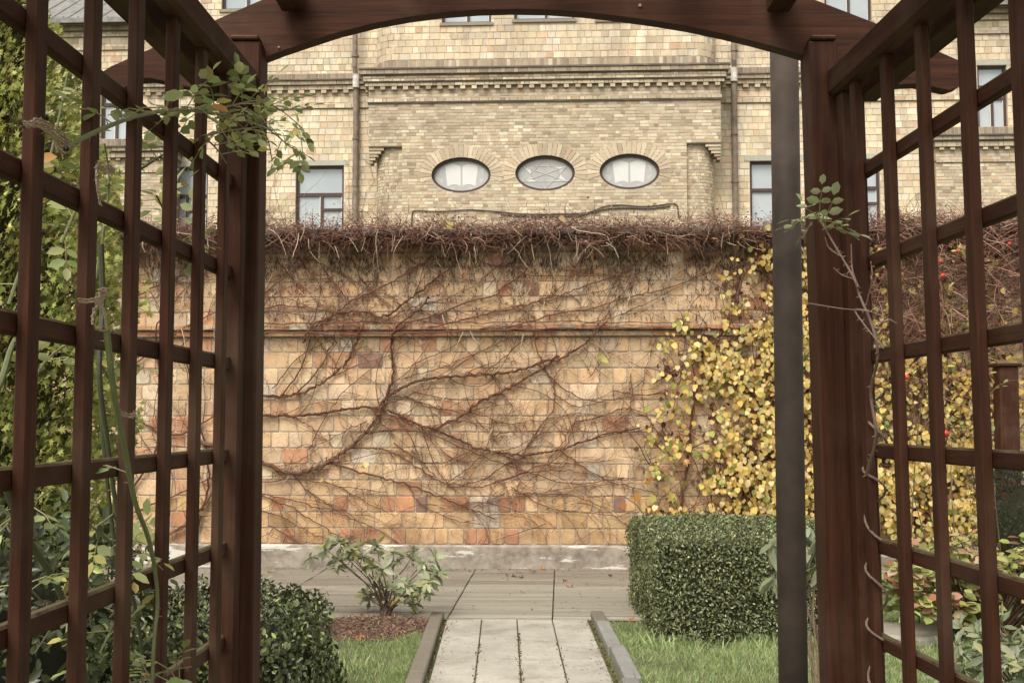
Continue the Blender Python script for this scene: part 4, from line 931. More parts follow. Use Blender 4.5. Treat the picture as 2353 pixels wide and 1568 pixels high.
# pale dry leaf stalks
st = MB()
for k in range(120):
    s, z = rnd.uniform(-4, 4.5), rnd.choice([rnd.uniform(.5, 3.3), rnd.uniform(2.2, 3.5), rnd.uniform(3.2, 3.55)]); L_ = rnd.uniform(.09, .2); a = -math.pi / 2 + rnd.gauss(0, .45)
    y = -(surf_o(z) + .035 if z < 3.2 else rnd.uniform(.2, .38)); b = rnd.gauss(0, .2)
    st.tube([(s, y, z), (s + math.cos(a) * L_ * .5, y - .01, z + math.sin(a) * L_ * .5), (s + math.cos(a + b) * L_, y - .005, z + math.sin(a + b) * L_)], .0042, .003, n=4, col=jc((.52, .42, .29), .15))
tag(st.build('dry_leaf_stalks', M_CHIP, crp, fix=False), kind='stuff')
# tangle on the coping
tg = MB()
TC = [(.24, .105, .075), (.14, .075, .05), (.27, .155, .11), (.36, .23, .17), (.08, .045, .032), (.25, .125, .095)]
def strand(s, y, z, L_, r, col, droop=.6):
    d = Vector((rnd.gauss(0, 1), rnd.gauss(0, .45), rnd.gauss(-.05, .45))); d.normalize(); p = Vector((s, y, z)); pts = [p.copy()]; n = 5
    c = Vector((rnd.gauss(0, .5), rnd.gauss(0, .25), rnd.gauss(-droop * .4, .5)))
    for i in range(n):
        d = (d + c * .32 + Vector((rnd.gauss(0, .16), rnd.gauss(0, .12), rnd.gauss(0, .16)))).normalized(); p = p + d * (L_ / n); pts.append(p.copy())
    tg.tube(pts, r, r * .55, n=3, col=col)
x = -5.2
while x < 7.2:
    far = max(0.0, min(1.0, (x - 3.0) / 1.0)); left = max(0., min(1., (-2.6 - x) / .6))
    hump = .05 * math.sin(x * 1.7 + .5) + .035 * math.sin(x * 4.1) + .03 * math.sin(x * 9.3 + 2)
    n = int(34 + 14 * far)
    for k in range(n):
        z = rnd.gauss(3.455 + hump * .6, .048) if rnd.random() < .62 else rnd.uniform(3.27, 3.47)
        y = -rnd.uniform(.10, .36) if z < 3.47 else -rnd.uniform(-.25, .34)
        strand(x + rnd.uniform(0, .045), y, z, rnd.uniform(.07, .28), rnd.uniform(.0014, .0038), jc(rnd.choice(TC), .25))
    if rnd.random() < .5: strand(x, -rnd.uniform(.2, .36), rnd.uniform(3.3, 3.5), rnd.uniform(.2, .5), .0045, jc((.40, .30, .22), .2), 1.2)
    if far > 0:
        for k in range(int(48 * far)): strand(x + rnd.uniform(0, .045), -rnd.uniform(.08, .5), rnd.uniform(2.3, 3.5) if rnd.random() < .8 else rnd.uniform(1.4, 2.4), rnd.uniform(.15, .6), rnd.uniform(.0022, .0048), jc(rnd.choice(TC), .25))
    x += .045
tg.build('twig_tangle', M_BARK, crp, fix=False)
N = 11000; s = NR.uniform(-5.2, 7.2, N); z = NR.normal(3.44, .085, N); y = -NR.uniform(.05, .37, N)
keep = ((np.sin(s * 6.3) + np.sin(s * 14.7 + 2) + NR.normal(0, .8, N)) > -.5) & (z > 3.22); s, z, y = s[keep], z[keep], y[keep]; N = len(s)
scatter('shrivelled_leaves', OVAL, np.stack([s, y, z], 1), rdir(N), rdir(N), NR.uniform(.015, .04, N), pal(N, [(.19, .10, .07), (.28, .14, .105), (.11, .06, .045), (.35, .20, .155), (.32, .22, .14)], [3, 3, 3, 1.5, 1]), M_CHIP, crp, wid=.8)
# leaf flakes below the tangle, coloured dark as the shadow under it
N = 9000; s = NR.uniform(-5.2, 7.2, N)
pos = np.stack([s, -NR.uniform(.12, .23, N), 3.40 - np.abs(NR.normal(0, .055, N))], 1)
scatter('shade_flakes_under_tangle', OVAL, pos, rdir(N), rdir(N), NR.uniform(.02, .05, N), pal(N, [(.045, .028, .02), (.07, .04, .028), (.10, .055, .035)]), M_CHIP, crp)

# ------------------------------------------------------------------ yellow creeper
yc = empty('yellow_creeper', 'creeper with round yellow autumn leaves cascading down the right part of the wall', 'creeper'); GW.put(yc)
def lb_edge(V):   # left limit of the leaf mass in the photo, by height
    T = [(540, 1830), (575, 1600), (620, 1680), (680, 1655), (740, 1600), (800, 1530), (870, 1560), (930, 1580), (990, 1480), (1040, 1500), (1100, 1500), (1150, 1560), (1200, 1470)]
    return -55 + float(np.interp(V, [t[0] for t in T], [t[1] for t in T]))
cl = []
while len(cl) < 500:
    U, V = rnd.uniform(1460, 2330), rnd.uniform(550, 1225); e = lb_edge(V)
    if U < e: continue
    dens = min(1, ((U - e) / 260) ** 1.3 + .06) * (.42 + .58 * min(1, max(0, (V - 560) / 230)))
    if U > 2050: dens *= 1 if V > 830 else (.6 if V > 680 else .18)
    if U > 2240: dens *= .4
    if rnd.random() > dens: continue
    s, z = GW.L(U, V, .2); cl.append((s, z, U, V))
    if rnd.random() < .3: continue
pp, cc = [], []
for (s, z, U, V) in cl:
    n = int(rnd.uniform(3, 28)); w = rnd.uniform(.035, .13)
    for k in range(n):
        a = rnd.gauss(0, w); b = rnd.gauss(0, w * .9)
        out = .05 + abs(rnd.gauss(.12, .09)) + .10 * max(0, (2.4 - z) / 2.4)
        if rnd.random() < .12: continue
        pp.append((s + a, -(out), max(.08, z + b)))
        g = min(1, max(0, (1700 - U) / 350)) * (1 if V > 950 else .3)
        cc.append(rnd.random() < .06 + .5 * g)
pp = np.array(pp); N = len(pp); cc = np.array(cc)
Y = pal(N, [(.70, .53, .17), (.76, .62, .27), (.60, .43, .12), (.68, .58, .30), (.42, .27, .09)], [5, 4, 2, 2, .8], .1, .16); Gc = pal(N, [(.35, .38, .09), (.25, .31, .08), (.46, .46, .14)], None, .1, .12)
Y[cc] = Gc[cc]
ax = np.stack([NR.normal(0, .55, N), NR.normal(-.15, .3, N), -np.ones(N)], 1); nm = np.stack([NR.normal(0, .45, N), -np.ones(N), NR.normal(.3, .6, N)], 1)
nm[:, 0] += NR.normal(0, .4, N)
scatter('yellow_leaves', ROUND, pp, ax, nm, NR.uniform(.026, .068, N), Y, M_YLEAF, yc)
# inner leaves close to the wall, coloured dark for shade, and woody shoots
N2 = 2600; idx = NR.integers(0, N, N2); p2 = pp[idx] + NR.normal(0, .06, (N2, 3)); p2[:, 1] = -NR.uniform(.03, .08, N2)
scatter('inner_shaded_leaves', ROUND, p2, rdir(N2, -1), NR.normal(0, .6, (N2, 3)) + np.array([0, -1, 0]), NR.uniform(.04, .07, N2), pal(N2, [(.13, .07, .035), (.20, .11, .05), (.28, .19, .07)]), M_YLEAF, yc)
ys = MB()
for k in range(800):
    s, z, U, V = rnd.choice(cl); L_ = rnd.uniform(.2, .8); a = rnd.gauss(math.pi / 2, .8); pts = []; y = rnd.uniform(.04, .2)
    for i in range(7): pts.append((s + math.cos(a) * L_ * i / 6, -y - .04 * math.sin(i / 2 + k), z + math.sin(a) * L_ * i / 6)); a += rnd.gauss(0, .16)
    pts = [p for p in pts if .1 < p[2] < 3.5]
    if len(pts) > 2: ys.tube(pts, rnd.uniform(.003, .007), .002, n=4, col=jc(rnd.choice(STEMC)))
ys.build('woody_shoots', M_BARK, yc, fix=False)
N3 = 60; q = [GW.L(rnd.gauss(1520, 40), rnd.gauss(1150, 45), .1) for _ in range(N3)]
q = [(s, z) for s, z in q][:18]; pos = np.array([(s, -.09, z) for s, z in q]); n_ = len(pos)
scatter('orange_leaves', MAPLE, pos, rdir(n_, -2), NR.normal(0, .3, (n_, 3)) + np.array([0, -1, .2]), NR.uniform(.07, .13, n_), pal(n_, [(.62, .22, .06), (.60, .33, .09), (.45, .40, .12)]), M_YLEAF, yc)
# a few leaves left on the bare creeper
q = [gp(U, V) for U, V in ((630, 1075), (845, 1062), (840, 1065), (1028, 520), (1062, 520), (1040, 522), (1297, 516), (1385, 815), (1402, 820), (1395, 828), (1700, 545), (470, 560), (466, 1172), (740, 1100))]
pos = np.array(q) + np.array([0, -.09, 0]); pos[3:7, 1] = -.33; n_ = len(pos)
scatter('last_yellow_leaves', ROUND, pos, rdir(n_, -1), NR.normal(0, .4, (n_, 3)) + np.array([0, -1, .2]), NR.uniform(.05, .085, n_), pal(n_, [(.6, .52, .22), (.5, .48, .15)]), M_YLEAF, crp)

# ------------------------------------------------------------------ clipped hedges and shrubs
def wob(p, k=1.0): return .02 * k * (np.sin(p[:, 0] * 9 + p[:, 2] * 5) + np.sin(p[:, 1] * 11 + p[:, 0] * 4 + 1) + np.sin(p[:, 2] * 13 + p[:, 1] * 3 + 2))
def super_pts(N, c, h, pw, jit=.03, inward=.07, wb_=1.0, zmin=0.01):
    """points just inside a superellipsoid surface (boxy for high pw)"""
    d = NR.normal(0, 1, (N * 2, 3)); k = 1.0 / np.maximum((np.abs(d) ** pw).sum(1), 1e-9) ** (1 / pw); p = d * k[:, None]
    # even out density by sampling the cube then projecting
    f = NR.integers(0, 3, N * 2); cube = NR.uniform(-1, 1, (N * 2, 3)); sg = NR.choice([-1, 1], N * 2); cube[np.arange(N * 2), f] = sg
    A = np.array([h[1] * h[2], h[0] * h[2], h[0] * h[1]]); w = A[f] / A.max(); keep = NR.random(N * 2) < w; cube = cube[keep][:N]
    k = 1.0 / (np.abs(cube) ** pw).sum(1) ** (1 / pw); p = cube * k[:, None]
    n = norm(np.sign(p) * np.abs(p) ** (pw - 1) / np.array(h)); P = p * np.array(h)
    P = P + n * (wob(P, wb_) + NR.normal(0, jit, len(P)) * .4 - np.abs(NR.normal(0, inward * .5, len(P))))[:, None] + np.array(c)
    m = P[:, 2] > zmin; return P[m], n[m]
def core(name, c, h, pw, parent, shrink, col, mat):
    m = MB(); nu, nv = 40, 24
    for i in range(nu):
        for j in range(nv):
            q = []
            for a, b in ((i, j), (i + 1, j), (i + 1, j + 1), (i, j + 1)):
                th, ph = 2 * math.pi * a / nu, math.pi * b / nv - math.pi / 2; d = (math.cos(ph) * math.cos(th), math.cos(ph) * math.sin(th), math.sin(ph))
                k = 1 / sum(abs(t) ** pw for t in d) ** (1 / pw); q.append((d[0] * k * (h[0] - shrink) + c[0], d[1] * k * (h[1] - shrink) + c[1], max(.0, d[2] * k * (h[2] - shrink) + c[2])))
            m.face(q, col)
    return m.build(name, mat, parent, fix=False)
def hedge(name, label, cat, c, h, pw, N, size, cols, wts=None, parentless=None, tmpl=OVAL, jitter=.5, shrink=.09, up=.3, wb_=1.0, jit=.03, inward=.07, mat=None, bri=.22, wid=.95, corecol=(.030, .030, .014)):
    root = empty(name, label, cat, (c[0], c[1], 0)); lc = (0, 0, c[2])
    P, n = super_pts(N, lc, h, pw, jit, inward, wb_); M = len(P)
    t = NR.normal(0, 1, (M, 3)); t = norm(t - (t * n).sum(1, keepdims=True) * n) + n * .45 + np.array([0, 0, up])
    scatter('leaves', tmpl, P, t, n + NR.normal(0, jitter, (M, 3)), NR.uniform(size * .7, size * 1.25, M), pal(M, cols, wts, .12, bri), mat or M_LEAF, root, wid=wid)
    core('inner_shade_core', lc, h, pw, root, shrink, corecol, M_BARK)  # solid core, its dark colour stands in for the shade inside the foliage
    return root
GREEN = [(.125, .145, .060), (.16, .185, .085), (.085, .105, .045), (.26, .28, .15), (.32, .32, .12)]
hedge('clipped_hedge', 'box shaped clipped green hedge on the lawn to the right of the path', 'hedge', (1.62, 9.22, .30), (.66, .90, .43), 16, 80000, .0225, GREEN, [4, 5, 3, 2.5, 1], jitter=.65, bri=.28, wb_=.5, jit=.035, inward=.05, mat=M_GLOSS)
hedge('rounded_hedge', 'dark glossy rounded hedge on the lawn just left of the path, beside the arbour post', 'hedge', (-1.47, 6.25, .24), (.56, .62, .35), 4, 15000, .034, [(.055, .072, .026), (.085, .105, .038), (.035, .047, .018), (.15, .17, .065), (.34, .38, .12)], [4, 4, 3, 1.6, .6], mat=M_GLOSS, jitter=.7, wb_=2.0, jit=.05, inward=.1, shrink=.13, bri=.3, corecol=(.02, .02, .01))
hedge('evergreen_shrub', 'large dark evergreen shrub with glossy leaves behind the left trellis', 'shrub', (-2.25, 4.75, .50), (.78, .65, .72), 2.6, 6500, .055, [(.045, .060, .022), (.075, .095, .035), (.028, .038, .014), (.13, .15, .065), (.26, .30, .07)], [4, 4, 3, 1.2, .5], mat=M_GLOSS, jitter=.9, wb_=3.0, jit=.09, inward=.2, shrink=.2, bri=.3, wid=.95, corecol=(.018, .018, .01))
hedge('yew_bush', 'round dark yew bush at the far right edge behind the trellis', 'bush', (4.75, 9.9, .55), (.98, .8, .62), 2.5, 24000, .035, [(.030, .048, .030), (.05, .075, .045), (.022, .034, .02), (.09, .12, .07)], [4, 4, 3, 1], tmpl=SMALL, jitter=.8, wb_=3, jit=.06, shrink=.12, mat=M_NEEDLE, wid=.35)
hedge('low_evergreen', 'low dark evergreen bush on the ground between the big shrub and the wall', 'bush', (-2.62, 7.9, .22), (.62, .5, .30), 2.5, 5000, .035, [(.06, .085, .035), (.10, .12, .05), (.20, .14, .07)], [4, 3, 1.5], jitter=.9, wb_=3, jit=.08, shrink=.12)

# conifer at the far left
th = empty('conifer_tree', 'tall yellow green conifer behind the left trellis', 'tree', (-3.2, 7.0, 0))
PR = [(0, .35), (.25, .62), (.8, .85), (1.6, .93), (2.4, .90), (2.9, .82), (3.3, .68), (3.7, .52), (4.1, .36), (4.5, .18), (4.85, .02)]
def thr(z): return np.interp(z, [p[0] for p in PR], [p[1] for p in PR])
N = 52000; z = NR.uniform(.15, 4.8, N); keep = NR.random(N) < thr(z) / .93; z = z[keep]; N = len(z); a = NR.uniform(0, 2 * math.pi, N)
lump = .07 * (np.sin(a * 9 + z * 3) + np.sin(z * 9 + a * 4) + np.sin(a * 17 - z * 6) * .7); r = thr(z) * (1 + lump) * (1 - np.abs(NR.normal(0, .11, N)))
rad = np.stack([np.cos(a), np.sin(a), np.zeros(N)], 1); P = rad * r[:, None]; P[:, 2] = z
ax = rad * .75 + np.array([0, 0, .55]) + NR.normal(0, .35, (N, 3)); tang = np.stack([-np.sin(a), np.cos(a), np.zeros(N)], 1)
C = pal(N, [(.48, .50, .16), (.38, .42, .13), (.56, .56, .20), (.26, .30, .09), (.38, .28, .12)], [4, 4, 2, 3, .5], .1, .2)
scatter('crown', SPRAY, P, ax, tang + rad * .8 + NR.normal(0, .5, (N, 3)), NR.uniform(.028, .07, N), C, M_NEEDLE, th)
m = MB(); m.tube([(0, 0, 0), (.01, 0, 1.5), (0, .01, 3), (0, 0, 4.5)], .09, .015, n=10, col=(.10, .065, .045))
for k in range(160):
    zz = rnd.uniform(.3, 4.3); aa = rnd.uniform(0, 6.28); rr = float(thr(zz)) * .85
    m.tube([(0, 0, zz - .15), (math.cos(aa) * rr * .5, math.sin(aa) * rr * .5, zz), (math.cos(aa) * rr, math.sin(aa) * rr, zz + .18)], .012, .004, n=4, col=(.11, .07, .045))
m.build('trunk', M_BARK, th, fix=False)
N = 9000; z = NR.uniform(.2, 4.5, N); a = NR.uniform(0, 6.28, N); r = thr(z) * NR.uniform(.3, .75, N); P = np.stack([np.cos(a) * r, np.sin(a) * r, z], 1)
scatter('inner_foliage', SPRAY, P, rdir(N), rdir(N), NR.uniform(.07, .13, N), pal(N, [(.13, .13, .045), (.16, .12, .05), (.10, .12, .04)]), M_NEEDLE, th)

# rhododendrons: stems with whorls of long leaves
def whorl(tip, d, n, size, acc, droop=0.2):
    d = Vector(d).normalized(); a = d.cross(Vector((0, 0, 1))) if abs(d.z) < .95 else Vector((1, 0, 0)); a.normalize(); b = d.cross(a); t0 = rnd.uniform(0, 6.28)
    for k in range(n):
        t = t0 + 2 * math.pi * k / n + rnd.uniform(-.3, .3); el = rnd.uniform(-.45, 1.1) - droop
        o = (a * math.cos(t) + b * math.sin(t)) * math.cos(el) + d * math.sin(el); o.z -= droop * .5
        acc.append((tuple(Vector(tip) + d * rnd.uniform(-.03, .0)), tuple(o), tuple(d * .5 + Vector((rnd.gauss(0, .6), rnd.gauss(-.25, .7), .3))), size * rnd.uniform(.7, 1.2)))
def rhodo(name, label, base, tips, n, size, cols, wts, droop=.2, stemc=(.14, .10, .065), r0=.0065, group=None):
    root = empty(name, label, 'shrub', base, group); m = MB(); acc = []
    B = Vector(base)
    for t in tips:
        T = Vector(t) - B; mid1 = Vector((T.x * .25 + rnd.gauss(0, .02), T.y * .25, T.z * .4)); mid2 = Vector((T.x * .65 + rnd.gauss(0, .02), T.y * .65, T.z * .72))
        s0 = Vector((rnd.gauss(0, .02), rnd.gauss(0, .02), 0))
        m.tube(crom([s0, mid1, mid2, T], 4), r0, r0 * .4, n=6, col=jc(stemc, .15))
        d = (T - mid2).normalized() + Vector((0, 0, .5)); whorl(T, d, n, size, acc, droop)
        if rnd.random() < .6: whorl(T + Vector((rnd.gauss(0, .05), rnd.gauss(0, .05), -.06)), d, n - 2, size * .9, acc, droop + .25)
    m.build('stems', M_BARK, root, fix=False); A = np.array([x[0] for x in acc]); N = len(A)
    scatter('leaves', LONG, A, np.array([x[1] for x in acc]), np.array([x[2] for x in acc]), np.array([x[3] for x in acc]), pal(N, cols, wts, .1, .13), M_LEAF, root, wid=1.15)
    return root
base = G(885, 1412, .03)
tips = []
for x, y in ((640, 335), (570, 385), (640, 440), (740, 370), (860, 360), (960, 395), (830, 470), (1080, 395), (1200, 430), (1185, 520), (880, 590), (795, 640), (1140, 580), (1100, 640), (720, 440), (690, 340), (1030, 600), (780, 420), (900, 500), (1130, 460), (960, 600), (1170, 560)):
    tips.append(tuple(W(514.5 + x * .4062, 1102.5 + y * .4062, base.y + rnd.uniform(-.25, .25))))
rhodo('young_rhododendron', 'small open rhododendron in the mulched bed left of the path', tuple(base), tips, 14, .095, [(.31, .34, .20), (.38, .40, .26), (.23, .27, .15), (.40, .39, .17), (.48, .42, .12)], [4, 3, 3, 1, .5], .12)
b2 = Vector((1.56, 6.3, 0)); tips = [tuple(W(U, V, 6.3 + rnd.uniform(-.15, .15))) for U, V in ((1775, 1245), (1800, 1225), (1830, 1215), (1862, 1210), (1885, 1222), (1905, 1240), (1790, 1290), (1850, 1250), (1880, 1290), (1925, 1260))]
rhodo('drooping_rhododendron', 'rhododendron with long drooping leaves right behind the round grey post', tuple(b2), tips, 12, .125, [(.24, .26, .16), (.30, .32, .21), (.17, .19, .11)], [4, 3, 2], 1.0, (.20, .15, .10))
b3 = Vector((2.42, 5.75, 0)); tips = [(b3.x + rnd.uniform(-.38, .5), b3.y + rnd.uniform(-.35, .35), rnd.uniform(.28, .56)) for _ in range(85)]
rhodo('spreading_rhododendron', 'low spreading rhododendron at the lower right behind the trellis', tuple(b3), tips, 9, .082, [(.25, .29, .17), (.32, .35, .23), (.18, .22, .12), (.36, .36, .17)], [4, 3, 3, 1], .1)
# hydrangea
hy = empty('hydrangea', 'broad leaved shrub turning pinkish red, on the lawn behind the right trellis', 'shrub', (3.25, 8.6, 0)); m = MB(); acc = []
for k in range(170):
    x, y = rnd.uniform(-.62, .9), rnd.uniform(-.4, .4); zt_ = .70 - .22 * (x / .9) ** 2 - .25 * (y / .5) ** 2 + rnd.uniform(-.3, .06)
    m.tube([(x * .2, y * .2, 0), (x * .55, y * .5, zt_ * .5), (x, y, zt_)], .005, .003, n=5, col=jc((.12, .07, .045)))
    for j in range(9):
        a = rnd.uniform(0, 6.28); acc.append(((x, y, zt_ - rnd.uniform(-.02, .14)), (math.cos(a), math.sin(a), rnd.uniform(-.5, .25)), (rnd.gauss(0, .5), rnd.gauss(-.6, .5), 1), rnd.uniform(.06, .11)))
m.build('stems', M_BARK, hy, fix=False); A = [np.array([q[i] for q in acc]) for i in range(4)]
scatter('leaves', OVAL, A[0], A[1], A[2], A[3], pal(len(acc), [(.30, .33, .11), (.38, .40, .15), (.45, .22, .14), (.22, .26, .08), (.48, .36, .21)], [4, 3, 1.6, 2, 2]), M_YLEAF, hy, wid=1.3)
# wild rose with hips right of the arbour
wr_ = empty('rose_bush', 'sparse rose bush with red hips in front of the wall behind the right trellis', 'bush', (3.0, 8.9, 0)); m = MB(); acc = []
for k in range(9):
    x1, z1 = rnd.uniform(-.5, 1.9), rnd.uniform(1.5, 2.9); x0 = rnd.uniform(-.2, .6); y1 = rnd.uniform(.3, 1.6)
    pts = crom([(x0, 0, 0), (x0 + (x1 - x0) * .2, y1 * .4, z1 * .55), (x0 + (x1 - x0) * .6, y1 * .8, z1 * .95), (x1 + rnd.gauss(0, .2), y1, z1 - rnd.uniform(0, .4))], 5)
    m.tube(pts, .005, .002, n=5, col=jc(rnd.choice([(.14, .085, .05), (.10, .09, .045), (.12, .07, .045)])))
    for p in pts[6:]:
        for j in range(4):
            if rnd.random() < .55: acc.append((tuple(p + Vector((rnd.gauss(0, .03), rnd.gauss(0, .03), rnd.gauss(0, .03)))), (rnd.gauss(0, 1), rnd.gauss(0, 1), rnd.gauss(-.3, .6)), (rnd.gauss(0, .6), rnd.gauss(-.6, .6), 1), rnd.uniform(.035, .06)))
m.build('canes', M_BARK, wr_, fix=False); A = [np.array([q[i] for q in acc]) for i in range(4)]
scatter('leaves', OVAL, A[0], A[1], A[2], A[3], pal(len(acc), [(.20, .26, .08), (.40, .36, .10), (.30, .17, .07), (.26, .30, .12)], [4, 3, 2, 2]), M_YLEAF, wr_)
import bmesh
def ball(name, r, loc, mat, parent, sz=1.1):
    bm = bmesh.new(); bmesh.ops.create_uvsphere(bm, u_segments=12, v_segments=8, radius=r)
    for v in bm.verts: v.co.z *= sz
    me = bpy.data.meshes.new(name); bm.to_mesh(me); bm.free(); me.polygons.foreach_set('use_smooth', [True] * len(me.polygons)); o = link(name, me, mat, parent); o.location = loc; return o
for U, V, Y_, r in ((2172, 995, 8.3, .022), (2165, 633, 9.3, .018), (2203, 577, 9.4, .015), (2083, 866, 9.2, .017), (2160, 600, 9.3, .014), (2318, 560, 9.2, .014)):
    p = W(U, V, Y_) - Vector((3.0, 8.9, 0)); ball('rose_hip', r, p, M_BERRY, wr_)
# brown garden post far right
gpst = empty('wooden_post', 'short dark brown wooden post in front of the yellow leaves at the far right', 'post', (4.43, 11.0, 0))
m = MB(); m.bevbox(-.085, .085, -.085, .085, 0, 1.98, .008, GV); m.build('shaft', M_WOOD, gpst); m = MB(); m.bevbox(-.11, .11, -.11, .11, 1.982, 2.02, .01, GX); m.build('top_board', M_WOOD, gpst)
# flat stone
m = MB(); cx = G(2085, 1462)
n = 26; ring = [(math.cos(2 * math.pi * i / n) * .28 * (1 + .08 * math.sin(i * 1.7)), math.sin(2 * math.pi * i / n) * .34 * (1 + .1 * math.sin(i * 2.3 + 1))) for i in range(n)]
for i in range(n):
    a, b = ring[i], ring[(i + 1) % n]; c = (.36, .335, .28)
    m.face([(a[0], a[1], -.02), (b[0], b[1], -.02), (b[0], b[1], .035), (a[0], a[1], .035)], c); m.face([(a[0], a[1], .035), (b[0], b[1], .035), (b[0] * .93, b[1] * .93, .055), (a[0] * .93, a[1] * .93, .055)], c); m.face([(a[0] * .93, a[1] * .93, .055), (b[0] * .93, b[1] * .93, .055), (0, 0, .062)], c)
o = m.build('stepping_stone', M_STONE); o.location = (cx.x, cx.y, 0); tag(o, 'flat pale stepping stone in the grass behind the right trellis', 'stone')

# ------------------------------------------------------------------ lawn, mulch, litter
def lawn_pts(n, x0, x1, y0, y1): return np.stack([NR.uniform(x0, x1, n), NR.uniform(y0, y1, n), np.zeros(n)], 1)
LP = np.concatenate([lawn_pts(30000, -2.6, -.60, 6.3, 9.34), lawn_pts(78000, .66, 4.4, 6.2, 9.36), lawn_pts(9000, -5, -.6, 2.8, 6.3), lawn_pts(9000, .6, 5, 2.8, 6.2), lawn_pts(9000, 4.4, 7, 7, 12.3), lawn_pts(26000, 2.25, 4.6, 9.0, 12.3), lawn_pts(4200, .68, .80, 6.2, 9.2), lawn_pts(3600, -.74, -.63, 6.3, 9.0)])
mc_, mr = (-1.03, 8.98), (.56, .47)
inm = ((LP[:, 0] - mc_[0]) / mr[0]) ** 2 + ((LP[:, 1] - mc_[1]) / mr[1]) ** 2
ty = 9.33 - LP[:, 0] * math.tan(R(2.3))
keep = ((inm > 1) | (NR.random(len(LP)) < .05)) & ((LP[:, 1] < 12.45 - 3.13 - LP[:, 0] * math.tan(R(2.3))) | ((LP[:, 0] > 2.3) & (LP[:, 1] < 12.15)))
thin = np.sin(LP[:, 0] * 5 + 1) * np.sin(LP[:, 1] * 4.3) + np.sin(LP[:, 0] * 13) * np.sin(LP[:, 1] * 11) * .6
keep &= NR.random(len(LP)) < .72 + .28 * thin
LP = LP[keep]; thin = thin[keep]; N = len(LP)
ax = NR.normal(0, .42, (N, 3)); ax[:, 2] = 1; fa = NR.uniform(0, 6.28, N)
near_hedge = (LP[:, 0] > .9) & (LP[:, 0] < 2.3) & (LP[:, 1] > 8.1) & (LP[:, 1] < 8.4)
hgt = NR.uniform(.022, .055, N) * (1 + .25 * thin); tall = NR.random(N) < .012; hgt[tall] *= 1.9; hgt[near_hedge & (NR.random(N) < .25)] *= 2.2
C = pal(N, [(.29, .39, .15), (.36, .46, .20), (.44, .50, .26), (.22, .29, .11), (.54, .50, .32)], [4, 4, 2.4, 2.2, 1.2], .1, .14)
tag(scatter('lawn_grass', BLADE, LP, ax, np.stack([np.cos(fa), np.sin(fa), np.zeros(N)], 1), hgt, C, M_GRASS, wid=.10), kind='stuff')
m = MB(); nr, na = 8, 40
for i in range(nr):
    for j in range(na):
        q = []
        for a, b in ((i, j), (i + 1, j), (i + 1, j + 1), (i, j + 1)):
            rr = a / nr; t = 2 * math.pi * b / na; hh = .05 * (1 - rr * rr) + .003 + .008 * math.sin(rr * 9 + t * 3) * (1 - rr); q.append((mc_[0] + mr[0] * rr * math.cos(t) * 1.05, mc_[1] + mr[1] * rr * math.sin(t) * 1.05, max(.002, hh)))
        m.face(q, (.11, .062, .04))
tag(m.build('mulch_bed', M_CHIP, fix=False), kind='structure')
N = 7500; rr = np.sqrt(NR.uniform(0, 1, N)) * 1.08; t = NR.uniform(0, 6.28, N); P = np.stack([mc_[0] + mr[0] * rr * np.cos(t), mc_[1] + mr[1] * rr * np.sin(t), .05 * np.maximum(0, 1 - rr * rr) + .006], 1)
ax = NR.normal(0, 1, (N, 3)); ax[:, 2] = NR.normal(.05, .25, N)
tag(scatter('mulch_needles', SMALL, P, ax, NR.normal(0, .4, (N, 3)) + np.array([0, 0, 1]), NR.uniform(.02, .06, N), pal(N, [(.26, .16, .105), (.18, .105, .07), (.34, .23, .16), (.42, .33, .24)], [4, 4, 2, 1]), M_CHIP, wid=.22), kind='stuff')
# moss and weeds in the paving joints
P = []
for k in range(3):
    xj = PATH_X0 + (k + 1) * pw
    for i in range(260 if k == 1 else 110):
        y = rnd.uniform(6.4, 8.3 if k != 1 else 8.7); P.append((pathx(xj + rnd.gauss(0, .007), y), y, .012))
for i in range(420):
    y = rnd.uniform(6.4, 9.2); P.append((pathx(PATH_X0 - .02 + rnd.gauss(0, .006), y), y, .012)); P.append((pathx(PATH_X1 + .016 + rnd.gauss(0, .006), y), y, .012))
P = np.array(P); N = len(P)
tag(scatter('joint_weeds', SMALL, P, rdir(N, 1.2), rdir(N, .3), NR.uniform(.008, .022, N), pal(N, [(.16, .19, .07), (.22, .22, .10), (.20, .11, .06), (.12, .09, .05)]), M_GRASS), kind='stuff')
N = 700; yy = NR.uniform(6.6, 9.3, N); side_ = NR.random(N) < .5; xx = np.where(NR.random(N) < .45, NR.uniform(PATH_X0, PATH_X1, N), np.where(side_, PATH_X0 + np.abs(NR.normal(0, .04, N)), PATH_X1 - np.abs(NR.normal(0, .04, N))))
xx = xx + (yy - 9.35) * math.tan(PD); P = np.stack([xx, yy, np.full(N, .0235)], 1)
tag(scatter('path_litter', SMALL, P, rdir(N) * np.array([1, 1, .1]), NR.normal(0, .2, (N, 3)) + np.array([0, 0, 1]), NR.uniform(.004, .018, N), pal(N, [(.14, .10, .06), (.20, .12, .07), (.10, .09, .05)]), M_CHIP), kind='stuff')
